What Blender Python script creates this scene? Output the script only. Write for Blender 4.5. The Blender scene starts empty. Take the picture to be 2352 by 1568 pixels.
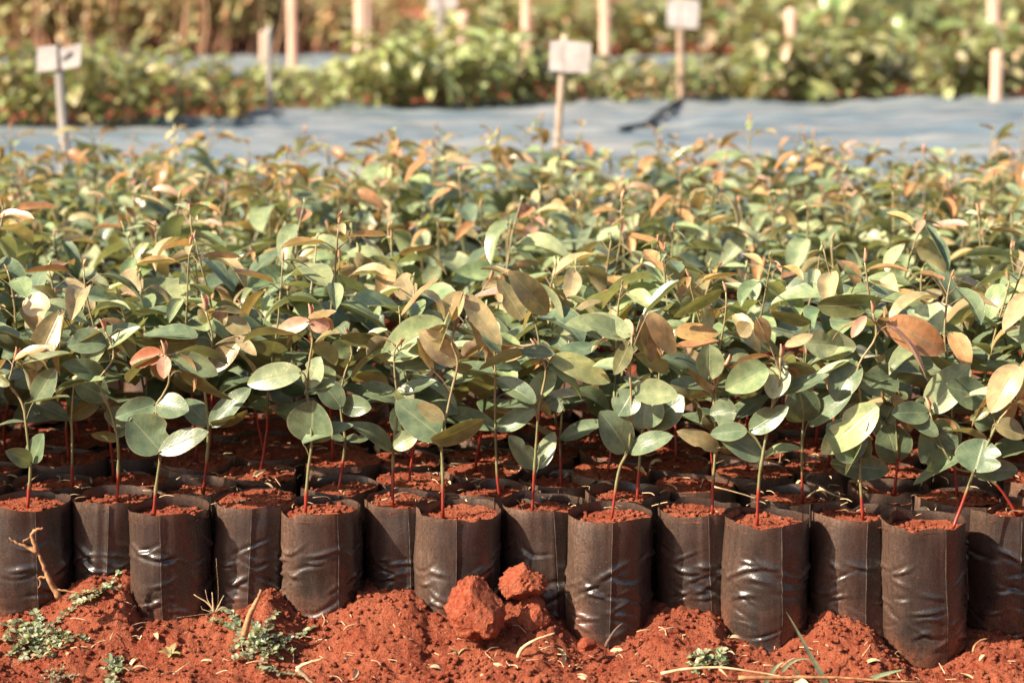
import bpy, math, random
import numpy as np
from mathutils import Vector, noise

random.seed(7); np.random.seed(7)
S = bpy.context.scene
COL = S.collection
R = math.radians

# ------------------------------------------------------------------ camera
FPX = 4727.0                       # focal length in units of a 2352-wide picture
PITCH = math.atan((784 + 17) / FPX)
CZ = 0.824
cam = bpy.data.cameras.new('camera'); camo = bpy.data.objects.new('camera', cam); COL.objects.link(camo)
cam.sensor_width = 36; cam.lens = 36 * FPX / 2352
camo.location = (0, 0, CZ); camo.rotation_euler = (R(90) - PITCH, 0, 0)
cam.clip_start = 0.05; cam.clip_end = 2000
cam.dof.use_dof = True; cam.dof.focus_distance = 2.72; cam.dof.aperture_fstop = 4.2
S.camera = camo
# ------------------------------------------------------------------ light
SUN_EL, SUN_AZ = 36.0, 65.0        # azimuth: degrees left of the direction from the bed to the camera
sd = Vector((-math.sin(R(SUN_AZ)) * math.cos(R(SUN_EL)), -math.cos(R(SUN_AZ)) * math.cos(R(SUN_EL)), math.sin(R(SUN_EL))))
w = bpy.data.worlds.new('World'); S.world = w; w.use_nodes = True
nt = w.node_tree; bg = nt.nodes['Background']
sky = nt.nodes.new('ShaderNodeTexSky'); sky.sky_type = 'NISHITA'; sky.sun_disc = False
sky.sun_elevation = R(SUN_EL); sky.sun_rotation = math.atan2(sd.x, sd.y)
sky.air_density = 1.0; sky.dust_density = 3.0
nt.links.new(sky.outputs[0], bg.inputs[0]); bg.inputs[1].default_value = 0.068
sl = bpy.data.lights.new('sun', 'SUN'); slo = bpy.data.objects.new('sun', sl); COL.objects.link(slo)
sl.energy = 5.0; sl.angle = R(0.55); sl.color = (1.0, 0.87, 0.69)
slo.rotation_euler = sd.to_track_quat('Z', 'Y').to_euler()
S.view_settings.view_transform = 'Standard'; S.view_settings.look = 'None'
S.view_settings.exposure = 1.36; S.view_settings.gamma = 1.0
S.cycles.max_bounces = 6; S.cycles.transmission_bounces = 3; S.cycles.diffuse_bounces = 3

# ------------------------------------------------------------------ picture -> world helpers
ca, sa = math.cos(PITCH), math.sin(PITCH)
def ray(x, y):
    a, b = (x - 1176) / FPX, (784 - y) / FPX
    return np.array((a, ca + b * sa, -sa + b * ca))
def px(x, y, Y):
    d = ray(x, y); return np.array((0, 0, CZ)) + d * (Y / d[1])
ZO = {1: (0, 1010.7, 2.811), 2: (781, 1010.7, 2.811), 3: (1525.2, 1010.7, 2.811),
      4: (0, 551.25, 2.6255), 5: (781, 551.25, 2.6255), 6: (1525.2, 551.25, 2.6255), 0: (0, 0, 1.0)}
def zp(k, p, Y):
    x0, y0, s = ZO[k]; return px(x0 + p[0] / s, y0 + p[1] / s, Y)
def nz(x, y, z=0.0):
    return noise.noise(Vector((x, y, z)))
def smooth(t):
    t = min(1.0, max(0.0, t)); return t * t * (3 - 2 * t)

# ------------------------------------------------------------------ terrain
CONTACT = [(-400, 1400), (0, 1412), (90, 1402), (140, 1372), (205, 1322), (290, 1330), (335, 1395), (400, 1414), (470, 1402), (560, 1394),
           (622, 1352), (655, 1388), (705, 1424), (770, 1402), (835, 1360), (945, 1355), (985, 1400), (1040, 1412), (1120, 1400),
           (1230, 1395), (1290, 1432), (1335, 1472), (1400, 1482), (1455, 1452), (1512, 1408), (1635, 1400), (1672, 1452), (1760, 1477),
           (1850, 1445), (1892, 1410), (1990, 1432), (2025, 1482), (2090, 1526), (2180, 1518), (2250, 1480), (2352, 1490), (2700, 1490)]
def row_y(x):
    return 2.60 - 0.068 * x
_cx, _cz = [], []
for (a, b) in CONTACT:
    Y = 2.555 - 0.068 * ((a - 1176) / 1768); p = px(a, b, Y); _cx.append(p[0]); _cz.append(p[2])
_cx = np.array(_cx); _cz = np.array(_cz); _cz = _cz * 0.86 + 0.003
def base_z(y):
    return float(np.interp(y, [-40, 0, 5.25, 6.75, 8, 12, 20, 40, 300, 900], [0, 0, 0.0, 0.285, 0.33, 0.41, 0.52, 0.72, 0.7, 0.7]))
def gz(x, y, fine=True):
    z = base_z(y)
    if 1.6 < y < 3.2 and abs(x) < 1.4:
        yc = row_y(x) - 0.05
        zc = float(np.interp(x, _cx, _cz))
        front = -0.012 + 0.012 * nz(x * 5, y * 5, 3.1)
        if y < yc:
            t = smooth((yc - y) / 0.17); zz = zc * (1 - t) + front * t
        else:
            t = smooth((y - yc - 0.06) / 0.12); zz = zc * (1 - t) + 0.0 * t
        e = smooth((1.4 - abs(x)) / 0.3) * smooth((y - 1.6) / 0.3)
        z = z * (1 - e) + zz * e
        if fine:
            e *= smooth((0.95 - abs(x)) / 0.15) * smooth((y - 2.05) / 0.2)
            z += e * (0.010 * nz(x * 11, y * 11, 6.7) + 0.008 * nz(x * 22, y * 22, 1.7) + 0.006 * abs(nz(x * 48, y * 48, 5.2)) + 0.0052 * nz(x * 90, y * 90, 9.1) + 0.0034 * nz(x * 190, y * 190, 2.2))
    else:
        z += 0.012 * nz(x * 3, y * 3, 0.5)
    return z
def hit(x, y):
    d = ray(x, y); Y = 2.0
    while Y < 200:
        p = px(x, y, Y)
        if p[2] <= base_z(Y): return p
        Y += 0.02
    return px(x, y, 200)
def ghit(x, y):                       # near-ground hit including mounds
    Y = 2.2; d = ray(x, y)
    while Y < 2.7:
        p = px(x, y, Y)
        if p[2] <= gz(p[0], p[1]): return p
        Y += 0.003
    return px(x, y, 2.56)

# ------------------------------------------------------------------ materials
def mat(name):
    m = bpy.data.materials.new(name); m.use_nodes = True
    return m, m.node_tree, m.node_tree.nodes['Principled BSDF']
def N(t, typ, **kw):
    n = t.nodes.new(typ)
    for k, v in kw.items(): setattr(n, k, v)
    return n
def math_n(t, op, a, b=None, c=None, clamp=False):
    n = N(t, 'ShaderNodeMath', operation=op); n.use_clamp = clamp
    for i, v in enumerate((a, b, c)):
        if v is None: continue
        if hasattr(v, 'links'): t.links.new(v, n.inputs[i])
        else: n.inputs[i].default_value = v
    return n.outputs[0]
def mixc(t, fac, a, b, blend='MIX'):
    n = N(t, 'ShaderNodeMix', data_type='RGBA', blend_type=blend)
    for s, v in ((0, fac), (6, a), (7, b)):
        if hasattr(v, 'links'): t.links.new(v, n.inputs[s])
        elif s == 0: n.inputs[0].default_value = v
        else: n.inputs[s].default_value = (*v, 1)
    return n.outputs[2]
def noise_n(t, vec, scale, detail=3, rough=0.55):
    n = N(t, 'ShaderNodeTexNoise'); n.inputs['Scale'].default_value = scale; n.inputs['Detail'].default_value = detail
    n.inputs['Roughness'].default_value = rough
    if vec is not None: t.links.new(vec, n.inputs['Vector'])
    return n.outputs['Fac']
def ramp(t, fac, a, b):
    n = N(t, 'ShaderNodeMapRange'); n.inputs['From Min'].default_value = a; n.inputs['From Max'].default_value = b
    t.links.new(fac, n.inputs['Value']); return n.outputs[0]
def bump(t, bsdf, h, strength, dist):
    b = N(t, 'ShaderNodeBump'); b.inputs['Strength'].default_value = strength; b.inputs['Distance'].default_value = dist
    t.links.new(h, b.inputs['Height']); t.links.new(b.outputs[0], bsdf.inputs['Normal']); return b
def objvec(t, rnd=True):
    tc = N(t, 'ShaderNodeTexCoord')
    if not rnd: return tc.outputs['Object']
    oi = N(t, 'ShaderNodeObjectInfo'); ad = N(t, 'ShaderNodeVectorMath', operation='ADD')
    mu = math_n(t, 'MULTIPLY', oi.outputs['Random'], 37.0)
    t.links.new(tc.outputs['Object'], ad.inputs[0]); t.links.new(mu, ad.inputs[1]); return ad.outputs[0]

def leaf_material():
    m, t, b = mat('leaf')
    at = N(t, 'ShaderNodeAttribute', attribute_name='tint'); uv = N(t, 'ShaderNodeUVMap')
    sx = N(t, 'ShaderNodeSeparateXYZ'); t.links.new(uv.outputs[0], sx.inputs[0])
    v = math_n(t, 'ABSOLUTE', math_n(t, 'SUBTRACT', sx.outputs[0], 0.5)); u = sx.outputs[1]
    mid = math_n(t, 'SUBTRACT', 1.0, math_n(t, 'MULTIPLY', v, 26.0), clamp=True)
    ph = math_n(t, 'SUBTRACT', math_n(t, 'MULTIPLY', u, 9.0), math_n(t, 'MULTIPLY', v, 6.5))
    side = math_n(t, 'POWER', math_n(t, 'ABSOLUTE', math_n(t, 'SINE', math_n(t, 'MULTIPLY', ph, math.pi))), 0.35)
    side = math_n(t, 'SUBTRACT', 1.0, side, clamp=True)
    vein = math_n(t, 'MAXIMUM', mid, math_n(t, 'MULTIPLY', side, 0.22))
    ov = objvec(t)
    n1 = noise_n(t, ov, 55, 4); n2 = noise_n(t, ov, 150, 4)
    n5 = noise_n(t, ov, 95, 3); c = mixc(t, ramp(t, n1, 0.35, 0.68), (0.66, 0.72, 0.68), (1.20, 1.15, 1.05))
    c = mixc(t, 1.0, c, mixc(t, ramp(t, n5, 0.42, 0.66), (0.86, 0.90, 0.86), (1.12, 1.10, 1.0)), 'MULTIPLY')
    c = mixc(t, 1.0, at.outputs['Color'], c, 'MULTIPLY')
    c = mixc(t, math_n(t, 'MULTIPLY', vein, 0.5), c, (0.36, 0.36, 0.2))
    spot = math_n(t, 'MULTIPLY', ramp(t, n2, 0.66, 0.72), 0.6)
    c = mixc(t, spot, c, (0.12, 0.075, 0.035))
    edge = math_n(t, 'MULTIPLY', ramp(t, v, 0.46, 0.5), 0.5)
    c = mixc(t, edge, c, (0.42, 0.34, 0.2))
    geo = N(t, 'ShaderNodeNewGeometry')
    under = mixc(t, 0.35, c, (0.30, 0.28, 0.17))
    c = mixc(t, geo.outputs['Backfacing'], c, under)
    t.links.new(c, b.inputs['Base Color'])
    rg = N(t, 'ShaderNodeMapRange'); rg.inputs['To Min'].default_value = 0.2; rg.inputs['To Max'].default_value = 0.46
    t.links.new(n1, rg.inputs['Value']); t.links.new(rg.outputs[0], b.inputs['Roughness'])
    b.inputs['Specular IOR Level'].default_value = 0.5
    vo = N(t, 'ShaderNodeTexVoronoi'); vo.inputs['Scale'].default_value = 260; t.links.new(ov, vo.inputs['Vector'])
    drop = math_n(t, 'MULTIPLY', ramp(t, vo.outputs['Distance'], 0.30, 0.05), ramp(t, n1, 0.52, 0.58))
    h = math_n(t, 'ADD', math_n(t, 'MULTIPLY', vein, -0.5), n1); h = math_n(t, 'ADD', h, math_n(t, 'MULTIPLY', drop, 0.7))
    bump(t, b, h, 0.3, 0.0022)
    tr = N(t, 'ShaderNodeBsdfTranslucent')
    tc = mixc(t, 1.0, c, (1.35, 1.25, 0.6), 'MULTIPLY'); t.links.new(tc, tr.inputs['Color'])
    mx = N(t, 'ShaderNodeMixShader'); mx.inputs[0].default_value = 0.24
    t.links.new(b.outputs[0], mx.inputs[1]); t.links.new(tr.outputs[0], mx.inputs[2])
    t.links.new(mx.outputs[0], t.nodes['Material Output'].inputs['Surface'])
    return m
def stem_material():
    m, t, b = mat('stem')
    at = N(t, 'ShaderNodeAttribute', attribute_name='tint')
    n = noise_n(t, objvec(t), 120, 3)
    c = mixc(t, 1.0, at.outputs['Color'], mixc(t, n, (0.65, 0.65, 0.65), (1.3, 1.3, 1.3)), 'MULTIPLY')
    t.links.new(c, b.inputs['Base Color']); b.inputs['Roughness'].default_value = 0.42
    bump(t, b, n, 0.3, 0.001)
    return m
def soil_material(name='soil', rnd=False, k=1.0):
    m, t, b = mat(name); ov = objvec(t, rnd)
    n1 = noise_n(t, ov, 14, 5); n2 = noise_n(t, ov, 150, 5, 0.65); n3 = noise_n(t, ov, 520, 3, 0.7)
    c = mixc(t, ramp(t, n1, 0.36, 0.64), (0.25 * k, 0.046 * k, 0.021 * k), (0.39 * k, 0.105 * k, 0.050 * k))
    c = mixc(t, ramp(t, n2, 0.42, 0.72), c, (0.43 * k, 0.14 * k, 0.078 * k))
    damp = noise_n(t, ov, 26, 3); c = mixc(t, math_n(t, 'MULTIPLY', ramp(t, damp, 0.60, 0.72), 0.45), c, (0.115 * k, 0.03 * k, 0.018 * k))
    c = mixc(t, ramp(t, n3, 0.58, 0.70), c, (0.16 * k, 0.028 * k, 0.012 * k))
    t.links.new(c, b.inputs['Base Color']); b.inputs['Roughness'].default_value = 0.95
    b.inputs['Specular IOR Level'].default_value = 0.15
    h = math_n(t, 'ADD', n2, math_n(t, 'MULTIPLY', n3, 0.5))
    bump(t, b, h, 1.0, 0.009)
    return m
def bag_material(dust=0.07):
    m, t, b = mat('black_plastic'); ov = objvec(t)
    mp = N(t, 'ShaderNodeMapping'); mp.inputs['Scale'].default_value = (1, 1, 0.35); t.links.new(ov, mp.inputs[0])
    n1 = noise_n(t, mp.outputs[0], 22, 5, 0.6); n2 = noise_n(t, ov, 330, 5, 0.75); n3 = noise_n(t, ov, 650, 2)
    mp2 = N(t, 'ShaderNodeMapping'); mp2.inputs['Scale'].default_value = (1, 1, 0.1); t.links.new(ov, mp2.inputs[0])
    n4 = noise_n(t, mp2.outputs[0], 260, 3, 0.6)
    tc = N(t, 'ShaderNodeTexCoord'); sx = N(t, 'ShaderNodeSeparateXYZ'); t.links.new(tc.outputs['Object'], sx.inputs[0])
    low = math_n(t, 'SUBTRACT', 1.0, ramp(t, sx.outputs[2], 0.0, 0.05), clamp=True)
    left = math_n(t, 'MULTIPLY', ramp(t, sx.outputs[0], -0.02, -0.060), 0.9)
    top = math_n(t, 'MULTIPLY', ramp(t, sx.outputs[2], 0.172, 0.183), 0.5)
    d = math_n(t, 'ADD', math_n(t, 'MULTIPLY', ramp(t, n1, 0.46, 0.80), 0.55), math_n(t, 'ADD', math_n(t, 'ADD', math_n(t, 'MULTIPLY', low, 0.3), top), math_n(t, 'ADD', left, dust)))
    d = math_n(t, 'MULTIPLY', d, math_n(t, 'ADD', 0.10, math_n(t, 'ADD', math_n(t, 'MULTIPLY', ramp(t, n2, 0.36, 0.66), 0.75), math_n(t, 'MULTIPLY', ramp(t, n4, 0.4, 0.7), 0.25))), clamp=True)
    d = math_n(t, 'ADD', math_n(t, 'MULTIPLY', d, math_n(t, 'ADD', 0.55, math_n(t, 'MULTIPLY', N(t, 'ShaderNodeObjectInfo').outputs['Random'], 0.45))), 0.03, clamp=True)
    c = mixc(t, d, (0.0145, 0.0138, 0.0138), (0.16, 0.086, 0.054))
    sp = ramp(t, n3, 0.69, 0.73)
    c = mixc(t, math_n(t, 'MULTIPLY', sp, 0.7), c, (0.33, 0.10, 0.045))
    mud = math_n(t, 'MULTIPLY', math_n(t, 'SUBTRACT', 1.0, ramp(t, sx.outputs[2], 0.01, 0.085), clamp=True), ramp(t, n1, 0.40, 0.62), clamp=True)
    c = mixc(t, math_n(t, 'MULTIPLY', mud, ramp(t, n2, 0.32, 0.60)), c, (0.24, 0.075, 0.038))
    t.links.new(c, b.inputs['Base Color'])
    rg = N(t, 'ShaderNodeMapRange'); rg.inputs['To Min'].default_value = 0.24; rg.inputs['To Max'].default_value = 0.6
    t.links.new(d, rg.inputs['Value']); t.links.new(rg.outputs[0], b.inputs['Roughness'])
    b.inputs['Specular IOR Level'].default_value = 0.6
    b.inputs['Coat Weight'].default_value = 0.18; b.inputs['Coat Roughness'].default_value = 0.16
    bump(t, b, math_n(t, 'ADD', n1, math_n(t, 'MULTIPLY', n2, 0.12)), 0.35, 0.006)
    return m
def plain(name, c1, c2, scale=60, rough=0.7, stretch=(1, 1, 1), bmp=0.3, bd=0.002, spec=0.4):
    m, t, b = mat(name); mp = N(t, 'ShaderNodeMapping'); mp.inputs['Scale'].default_value = stretch
    t.links.new(objvec(t), mp.inputs[0]); n = noise_n(t, mp.outputs[0], scale, 5)
    t.links.new(mixc(t, ramp(t, n, 0.36, 0.64), c1, c2), b.inputs['Base Color']); b.inputs['Roughness'].default_value = rough
    b.inputs['Specular IOR Level'].default_value = spec
    bump(t, b, n, bmp, bd); return m
LEAF = leaf_material(); STEM = stem_material(); SOIL = soil_material('red_soil', False, 0.88); POTSOIL = soil_material('bag_soil', True, 0.92)
ROCK = soil_material('rock_soil', True, 1.12); BAG = bag_material(); DUSTYBAG = bag_material(0.6)
SEAM = plain('seam_plastic', (0.035, 0.028, 0.025), (0.10, 0.075, 0.06), 70, 0.38)
WOOD = plain('pale_stake_wood', (0.66, 0.44, 0.32), (0.80, 0.57, 0.44), 40, 0.8, (1, 1, 0.1))
GREYPOST = plain('grey_post', (0.26, 0.24, 0.22), (0.38, 0.35, 0.32), 30, 0.6, (1, 1, 0.2))
PANEL = plain('white_sign_panel', (0.48, 0.43, 0.41), (0.64, 0.58, 0.55), 25, 0.5)
MARK = plain('dark_mark', (0.10, 0.11, 0.13), (0.16, 0.17, 0.2), 30, 0.7)
def sheet_material():
    m, t, b = mat('blue_grey_sheet'); ov = objvec(t)
    def st(sc, f, d=4):
        mp = N(t, 'ShaderNodeMapping'); mp.inputs['Scale'].default_value = sc; t.links.new(ov, mp.inputs[0]); return noise_n(t, mp.outputs[0], f, d)
    a, b2, c3 = st((0.3, 3.0, 1), 5), st((0.7, 1.2, 1), 2.2), st((0.25, 5.0, 1), 9)
    c = mixc(t, ramp(t, a, 0.38, 0.62), (0.085, 0.125, 0.155), (0.25, 0.255, 0.25))
    c = mixc(t, math_n(t, 'MULTIPLY', ramp(t, b2, 0.50, 0.68), 0.6), c, (0.115, 0.18, 0.225))
    c = mixc(t, math_n(t, 'MULTIPLY', ramp(t, c3, 0.62, 0.72), 0.75), c, (0.42, 0.30, 0.24))
    t.links.new(c, b.inputs['Base Color']); b.inputs['Roughness'].default_value = 0.5
    bump(t, b, a, 0.6, 0.03); return m
SHEET = sheet_material()
BLACK = plain('black_strap', (0.018, 0.018, 0.022), (0.035, 0.035, 0.04), 40, 0.5)
DRY = plain('dry_wood', (0.20, 0.085, 0.035), (0.42, 0.22, 0.10), 90, 0.75, (1, 1, 1), 0.6, 0.002)
STRAW = plain('straw', (0.42, 0.27, 0.14), (0.62, 0.46, 0.28), 90, 0.7)
DARKTWIG = plain('dark_twig', (0.05, 0.03, 0.022), (0.11, 0.06, 0.04), 90, 0.6)

# ------------------------------------------------------------------ mesh builder
class MB:
    def __init__(s): s.V = []; s.F = []; s.UV = []; s.C = []; s.M = []; s.n = 0
    def add(s, V, F, uv=None, col=(0.5, 0.5, 0.5), mi=0):
        V = np.asarray(V, float).reshape(-1, 3); k = len(V)
        s.V.append(V); s.F.extend([tuple(i + s.n for i in f) for f in F]); s.M.extend([mi] * len(F))
        s.UV.append(np.zeros((k, 2)) if uv is None else np.asarray(uv, float))
        c = np.asarray(col, float); s.C.append(np.tile(c, (k, 1)) if c.ndim == 1 else c); s.n += k
    def mesh(s, name, mats):
        me = bpy.data.meshes.new(name)
        if s.n == 0: return me
        V = np.vstack(s.V); me.from_pydata(V.tolist(), [], s.F)
        for m in mats: me.materials.append(m)
        me.polygons.foreach_set('use_smooth', [True] * len(me.polygons)); me.polygons.foreach_set('material_index', s.M)
        li = np.empty(len(me.loops), dtype=np.int64); me.loops.foreach_get('vertex_index', li)
        uvl = me.uv_layers.new(name='UVMap'); uvl.data.foreach_set('uv', np.vstack(s.UV)[li].ravel())
        ca_ = me.color_attributes.new('tint', 'FLOAT_COLOR', 'POINT')
        C = np.vstack(s.C); ca_.data.foreach_set('color', np.hstack([C, np.ones((len(C), 1))]).ravel())
        me.update(); return me
    def obj(s, name, mats, parent=None, loc=(0, 0, 0)):
        return link(name, s.mesh(name, mats), parent, loc)
def link(name, data, parent=None, loc=(0, 0, 0)):
    o = bpy.data.objects.new(name, data); COL.objects.link(o)
    if parent is not None: o.parent = parent
    o.location = loc; return o
def tag(o, label, cat, group=None, kind=None):
    if label: o['label'] = label
    if cat: o['category'] = cat
    if group: o['group'] = group
    if kind: o['kind'] = kind
    return o
def thing(name, label, cat, loc=(0, 0, 0), group=None):
    return tag(link(name, None, None, tuple(loc)), label, cat, group)
def unit(v):
    v = np.asarray(v, float); return v / (np.linalg.norm(v) + 1e-12)
def tube(mb, pts, rad, col=(0.5, 0.5, 0.5), n=6, mi=0, cap=True):
    P = np.asarray(pts, float); k = len(P); rad = np.broadcast_to(np.asarray(rad, float), (k,))
    T = np.gradient(P, axis=0); ref = np.array((0.31, 0.93, 0.17)); V = []
    for i in range(k):
        t = unit(T[i]); a = unit(np.cross(t, ref)); b = np.cross(t, a)
        for j in range(n):
            th = 2 * math.pi * j / n; V.append(P[i] + rad[i] * (math.cos(th) * a + math.sin(th) * b))
    F = [(i * n + j, i * n + (j + 1) % n, (i + 1) * n + (j + 1) % n, (i + 1) * n + j) for i in range(k - 1) for j in range(n)]
    if cap: F += [tuple(range(n))[::-1], tuple((k - 1) * n + j for j in range(n))]
    c = np.asarray(col, float)
    if c.ndim == 2: c = np.repeat(c, n, axis=0)
    mb.add(V, F, None, c, mi)
def spline(pts, k=4):
    P = np.asarray(pts, float)
    if len(P) < 3: return P
    out = []
    Q = np.vstack([2 * P[0] - P[1], P, 2 * P[-1] - P[-2]])
    for i in range(1, len(Q) - 2):
        for j in range(k):
            t = j / k; a, b, c, d = Q[i - 1], Q[i], Q[i + 1], Q[i + 2]
            out.append(0.5 * ((2 * b) + (-a + c) * t + (2 * a - 5 * b + 4 * c - d) * t * t + (-a + 3 * b - 3 * c + d) * t ** 3))
    out.append(P[-1]); return np.array(out)
def leaf(mb, base, axis, normal, L, W, curl=0.5, fold=0.25, tint=(0.1, 0.2, 0.1), nu=8, nv=4, p=0.85, q=0.7, wave=0.05, rnd=None, mi=0, tw=1.0):
    rnd = rnd or random; axis = unit(axis); n = np.asarray(normal, float); n = unit(n - axis * n.dot(axis)); s = np.cross(axis, n)
    V, UV = [], []; pos = np.asarray(base, float).copy(); ph = rnd.random() * 6; ph2 = rnd.random() * 6
    twist = (rnd.random() - 0.5) * tw; bite = rnd.random() < 0.3; bu = rnd.uniform(0.25, 0.8); bs = rnd.choice((-1, 1)); bd = rnd.uniform(0.2, 0.55)
    step = L / nu; asym = 1 + (rnd.random() - 0.5) * 0.2
    for i in range(nu + 1):
        u = i / nu; a = curl * (u - 0.15); ax = math.cos(a) * axis - math.sin(a) * n; nn = math.cos(a) * n + math.sin(a) * axis
        if i: pos = pos + ax * step
        ct_, st_ = math.cos(twist * u), math.sin(twist * u); s2 = s * ct_ + nn * st_; nn = nn * ct_ - s * st_
        hw = max(0.5 * W * math.sin(math.pi * min(1, max(0, 0.012 + 0.985 * u)) ** p) ** q, 0.0004)
        for j in range(nv + 1):
            v = -1 + 2 * j / nv; av = abs(v)
            off = v * hw * (asym if v > 0 else 2 - asym) * math.cos(fold)
            h = hw * (av ** 1.4) * math.sin(fold) + wave * hw * math.sin(ph + u * 6.5 + v * 1.2) * av + 0.03 * L * math.sin(ph2 + u * 4)
            if bite and v * bs > 0: off *= 1 - bd * math.exp(-((u - bu) / 0.07) ** 2)
            V.append(pos + s2 * off + nn * h); UV.append((0.5 + 0.5 * v, u))
    m = nv + 1
    F = [(i * m + j, i * m + j + 1, (i + 1) * m + j + 1, (i + 1) * m + j) for i in range(nu) for j in range(nv)]
    mb.add(V, F, UV, tint, mi)
def jit(c, rnd, a=0.14):
    k = 1 + (rnd.random() - 0.5) * 2 * a
    return tuple(max(0.005, x * k * (1 + (rnd.random() - 0.5) * a)) for x in c)
TINT = {'g': (0.152, 0.203, 0.130), 'u': (0.275, 0.332, 0.190), 'l': (0.40, 0.435, 0.285), 'd': (0.165, 0.175, 0.085), 'b': (0.45, 0.265, 0.125), 't': (0.54, 0.40, 0.24),
        'p': (0.62, 0.34, 0.27), 'o': (0.50, 0.235, 0.12), 'r': (0.40, 0.14, 0.08), 'y': (0.44, 0.47, 0.23), 'k': (0.28, 0.215, 0.12)}
RED = np.array((0.25, 0.028, 0.016)); GRN = np.array((0.17, 0.17, 0.075)); TAN = np.array((0.30, 0.20, 0.10)); PINK = (0.62, 0.24, 0.17)
def bud(mb, p, d, L, tint=PINK):
    d = unit(d); us = np.linspace(0, 1, 7); P = [np.asarray(p) + d * L * u + np.array((0.08 * L * math.sin(3 * u), 0, 0)) for u in us]
    tube(mb, P, [0.0006 + L * 0.11 * math.sin(math.pi * u ** 0.75) for u in us], tint, 6)
    leaf(mb, P[1], d + np.array((0.35, 0.1, 0)), (0.5, -0.6, 0.3), L * 0.8, L * 0.3, 0.3, 0.5, tint, 5, 2)

# ------------------------------------------------------------------ seedlings
def gen_seedling(seed, hgt=None, lk=1.0, yk=1):
    """one seedling in its own coordinates, origin where the stem leaves the soil"""
    r = random.Random(seed); H = hgt or r.uniform(0.21, 0.31)
    st, lv, yg, tip = MB(), MB(), MB(), MB()
    lean = np.array((r.gauss(0, 0.10), r.gauss(0, 0.10), 1.0)); k = 20
    P = [np.zeros(3)]
    d = unit(lean)
    for i in range(k):
        d = unit(d + np.array((r.gauss(0, 0.055), r.gauss(0, 0.055), 0.012))); P.append(P[-1] + d * H / k)
    P = np.array(P); us = np.linspace(0, 1, len(P)); redh = r.uniform(0.18, 0.36)
    cols = np.array([RED if u < redh else (GRN if u < 0.7 else TAN * 0.5 + GRN * 0.5) for u in us])
    at = lambda u: np.array([np.interp(u, us, P[:, c]) for c in range(3)])
    nodes = sorted([r.uniform(0.22, 0.34), r.uniform(0.40, 0.47), r.uniform(0.50, 0.57), r.uniform(0.60, 0.70), r.uniform(0.72, 0.80), r.uniform(0.84, 0.90)] + ([r.uniform(0.9, 0.96)] if yk else []))
    swell = 1 + 0.45 * sum(np.exp(-((us - n_) / 0.022) ** 2) for n_ in nodes)
    tube(st, P, (0.0021 - 0.0011 * us) * swell, cols * r.uniform(0.8, 1.2), 6)
    az = r.uniform(0, 6.28)
    for i, u in enumerate(nodes):
        az += 1.57 + r.gauss(0, 0.35)
        for sgn in (0, 1):
            if i >= 3 and r.random() < 0.05: continue
            a = az + math.pi * sgn + r.gauss(0, 0.25); out = np.array((math.cos(a), math.sin(a), 0.0)); b = at(u)
            if i < 3:                                      # round glaucous leaves low on the stem
                L = lk * r.uniform(0.060, 0.080); W = L * r.uniform(0.66, 0.86); el = r.uniform(0.05, 0.8); pet = 0.004
                tint = jit(TINT['g'], r); tgt = lv; curl = r.uniform(-0.1, 1.2); fold = r.uniform(0.05, 0.45)
            elif i < (5 if r.random() < 0.7 else 4):
                L = lk * r.uniform(0.072, 0.096); W = L * r.uniform(0.48, 0.64); el = r.uniform(-0.35, 0.55); pet = r.uniform(0.008, 0.016)
                tint = jit(TINT[r.choice('ugulug')], r); tgt = lv; curl = r.uniform(0.3, 1.5); fold = r.uniform(0.1, 0.55)
            else:
                L = lk * r.uniform(0.050, 0.074); W = L * r.uniform(0.40, 0.54); el = r.uniform(-0.75, 0.5); pet = r.uniform(0.014, 0.026)
                tint = jit(TINT[r.choice('tobypktubuglut')], r); tgt = yg; curl = r.uniform(0.1, 1.2); fold = r.uniform(0.15, 0.7)
            ax = out * math.cos(el) + np.array((0, 0, math.sin(el)))
            pu = unit(out + np.array((0, 0, 0.7 if i > 1 else 0.3))); e = b + pu * pet
            tube(st, [b, b + pu * pet * 0.6, e, e + ax * 0.004], 0.0007, TAN * 0.7 if i > 4 else GRN * 0.8, 4, cap=False)
            nrm = np.array((0, 0, 1.0)) * math.cos(el) - out * math.sin(el) + np.array((r.gauss(0, 0.28), r.gauss(0, 0.28), 0))
            leaf(tgt, e, ax, nrm, L, W, curl, fold, tint, 7, 4, r.uniform(0.75, 0.95), r.uniform(0.6, 0.75), 0.08, r)
    top = P[-1]
    if r.random() < 0.6:
        for s in range(2):
            a = r.uniform(0, 6.28); ax = np.array((math.cos(a), math.sin(a), r.uniform(-0.5, 0.8)))
            leaf(yg, top, ax, (0, 0, 1) + np.random.RandomState(seed).normal(0, 0.3, 3), r.uniform(0.018, 0.034), r.uniform(0.008, 0.014), 0.5, 0.5, jit(TINT[r.choice('pytbl')], r), 6, 2, rnd=r)
    bud(tip, top, unit(P[-1] - P[-2] + np.array((r.gauss(0, .006), r.gauss(0, .006), 0.006))), r.uniform(0.008, 0.019), jit(PINK if r.random() < 0.65 else TINT['y'], r))
    return st, lv, yg, tip

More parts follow.
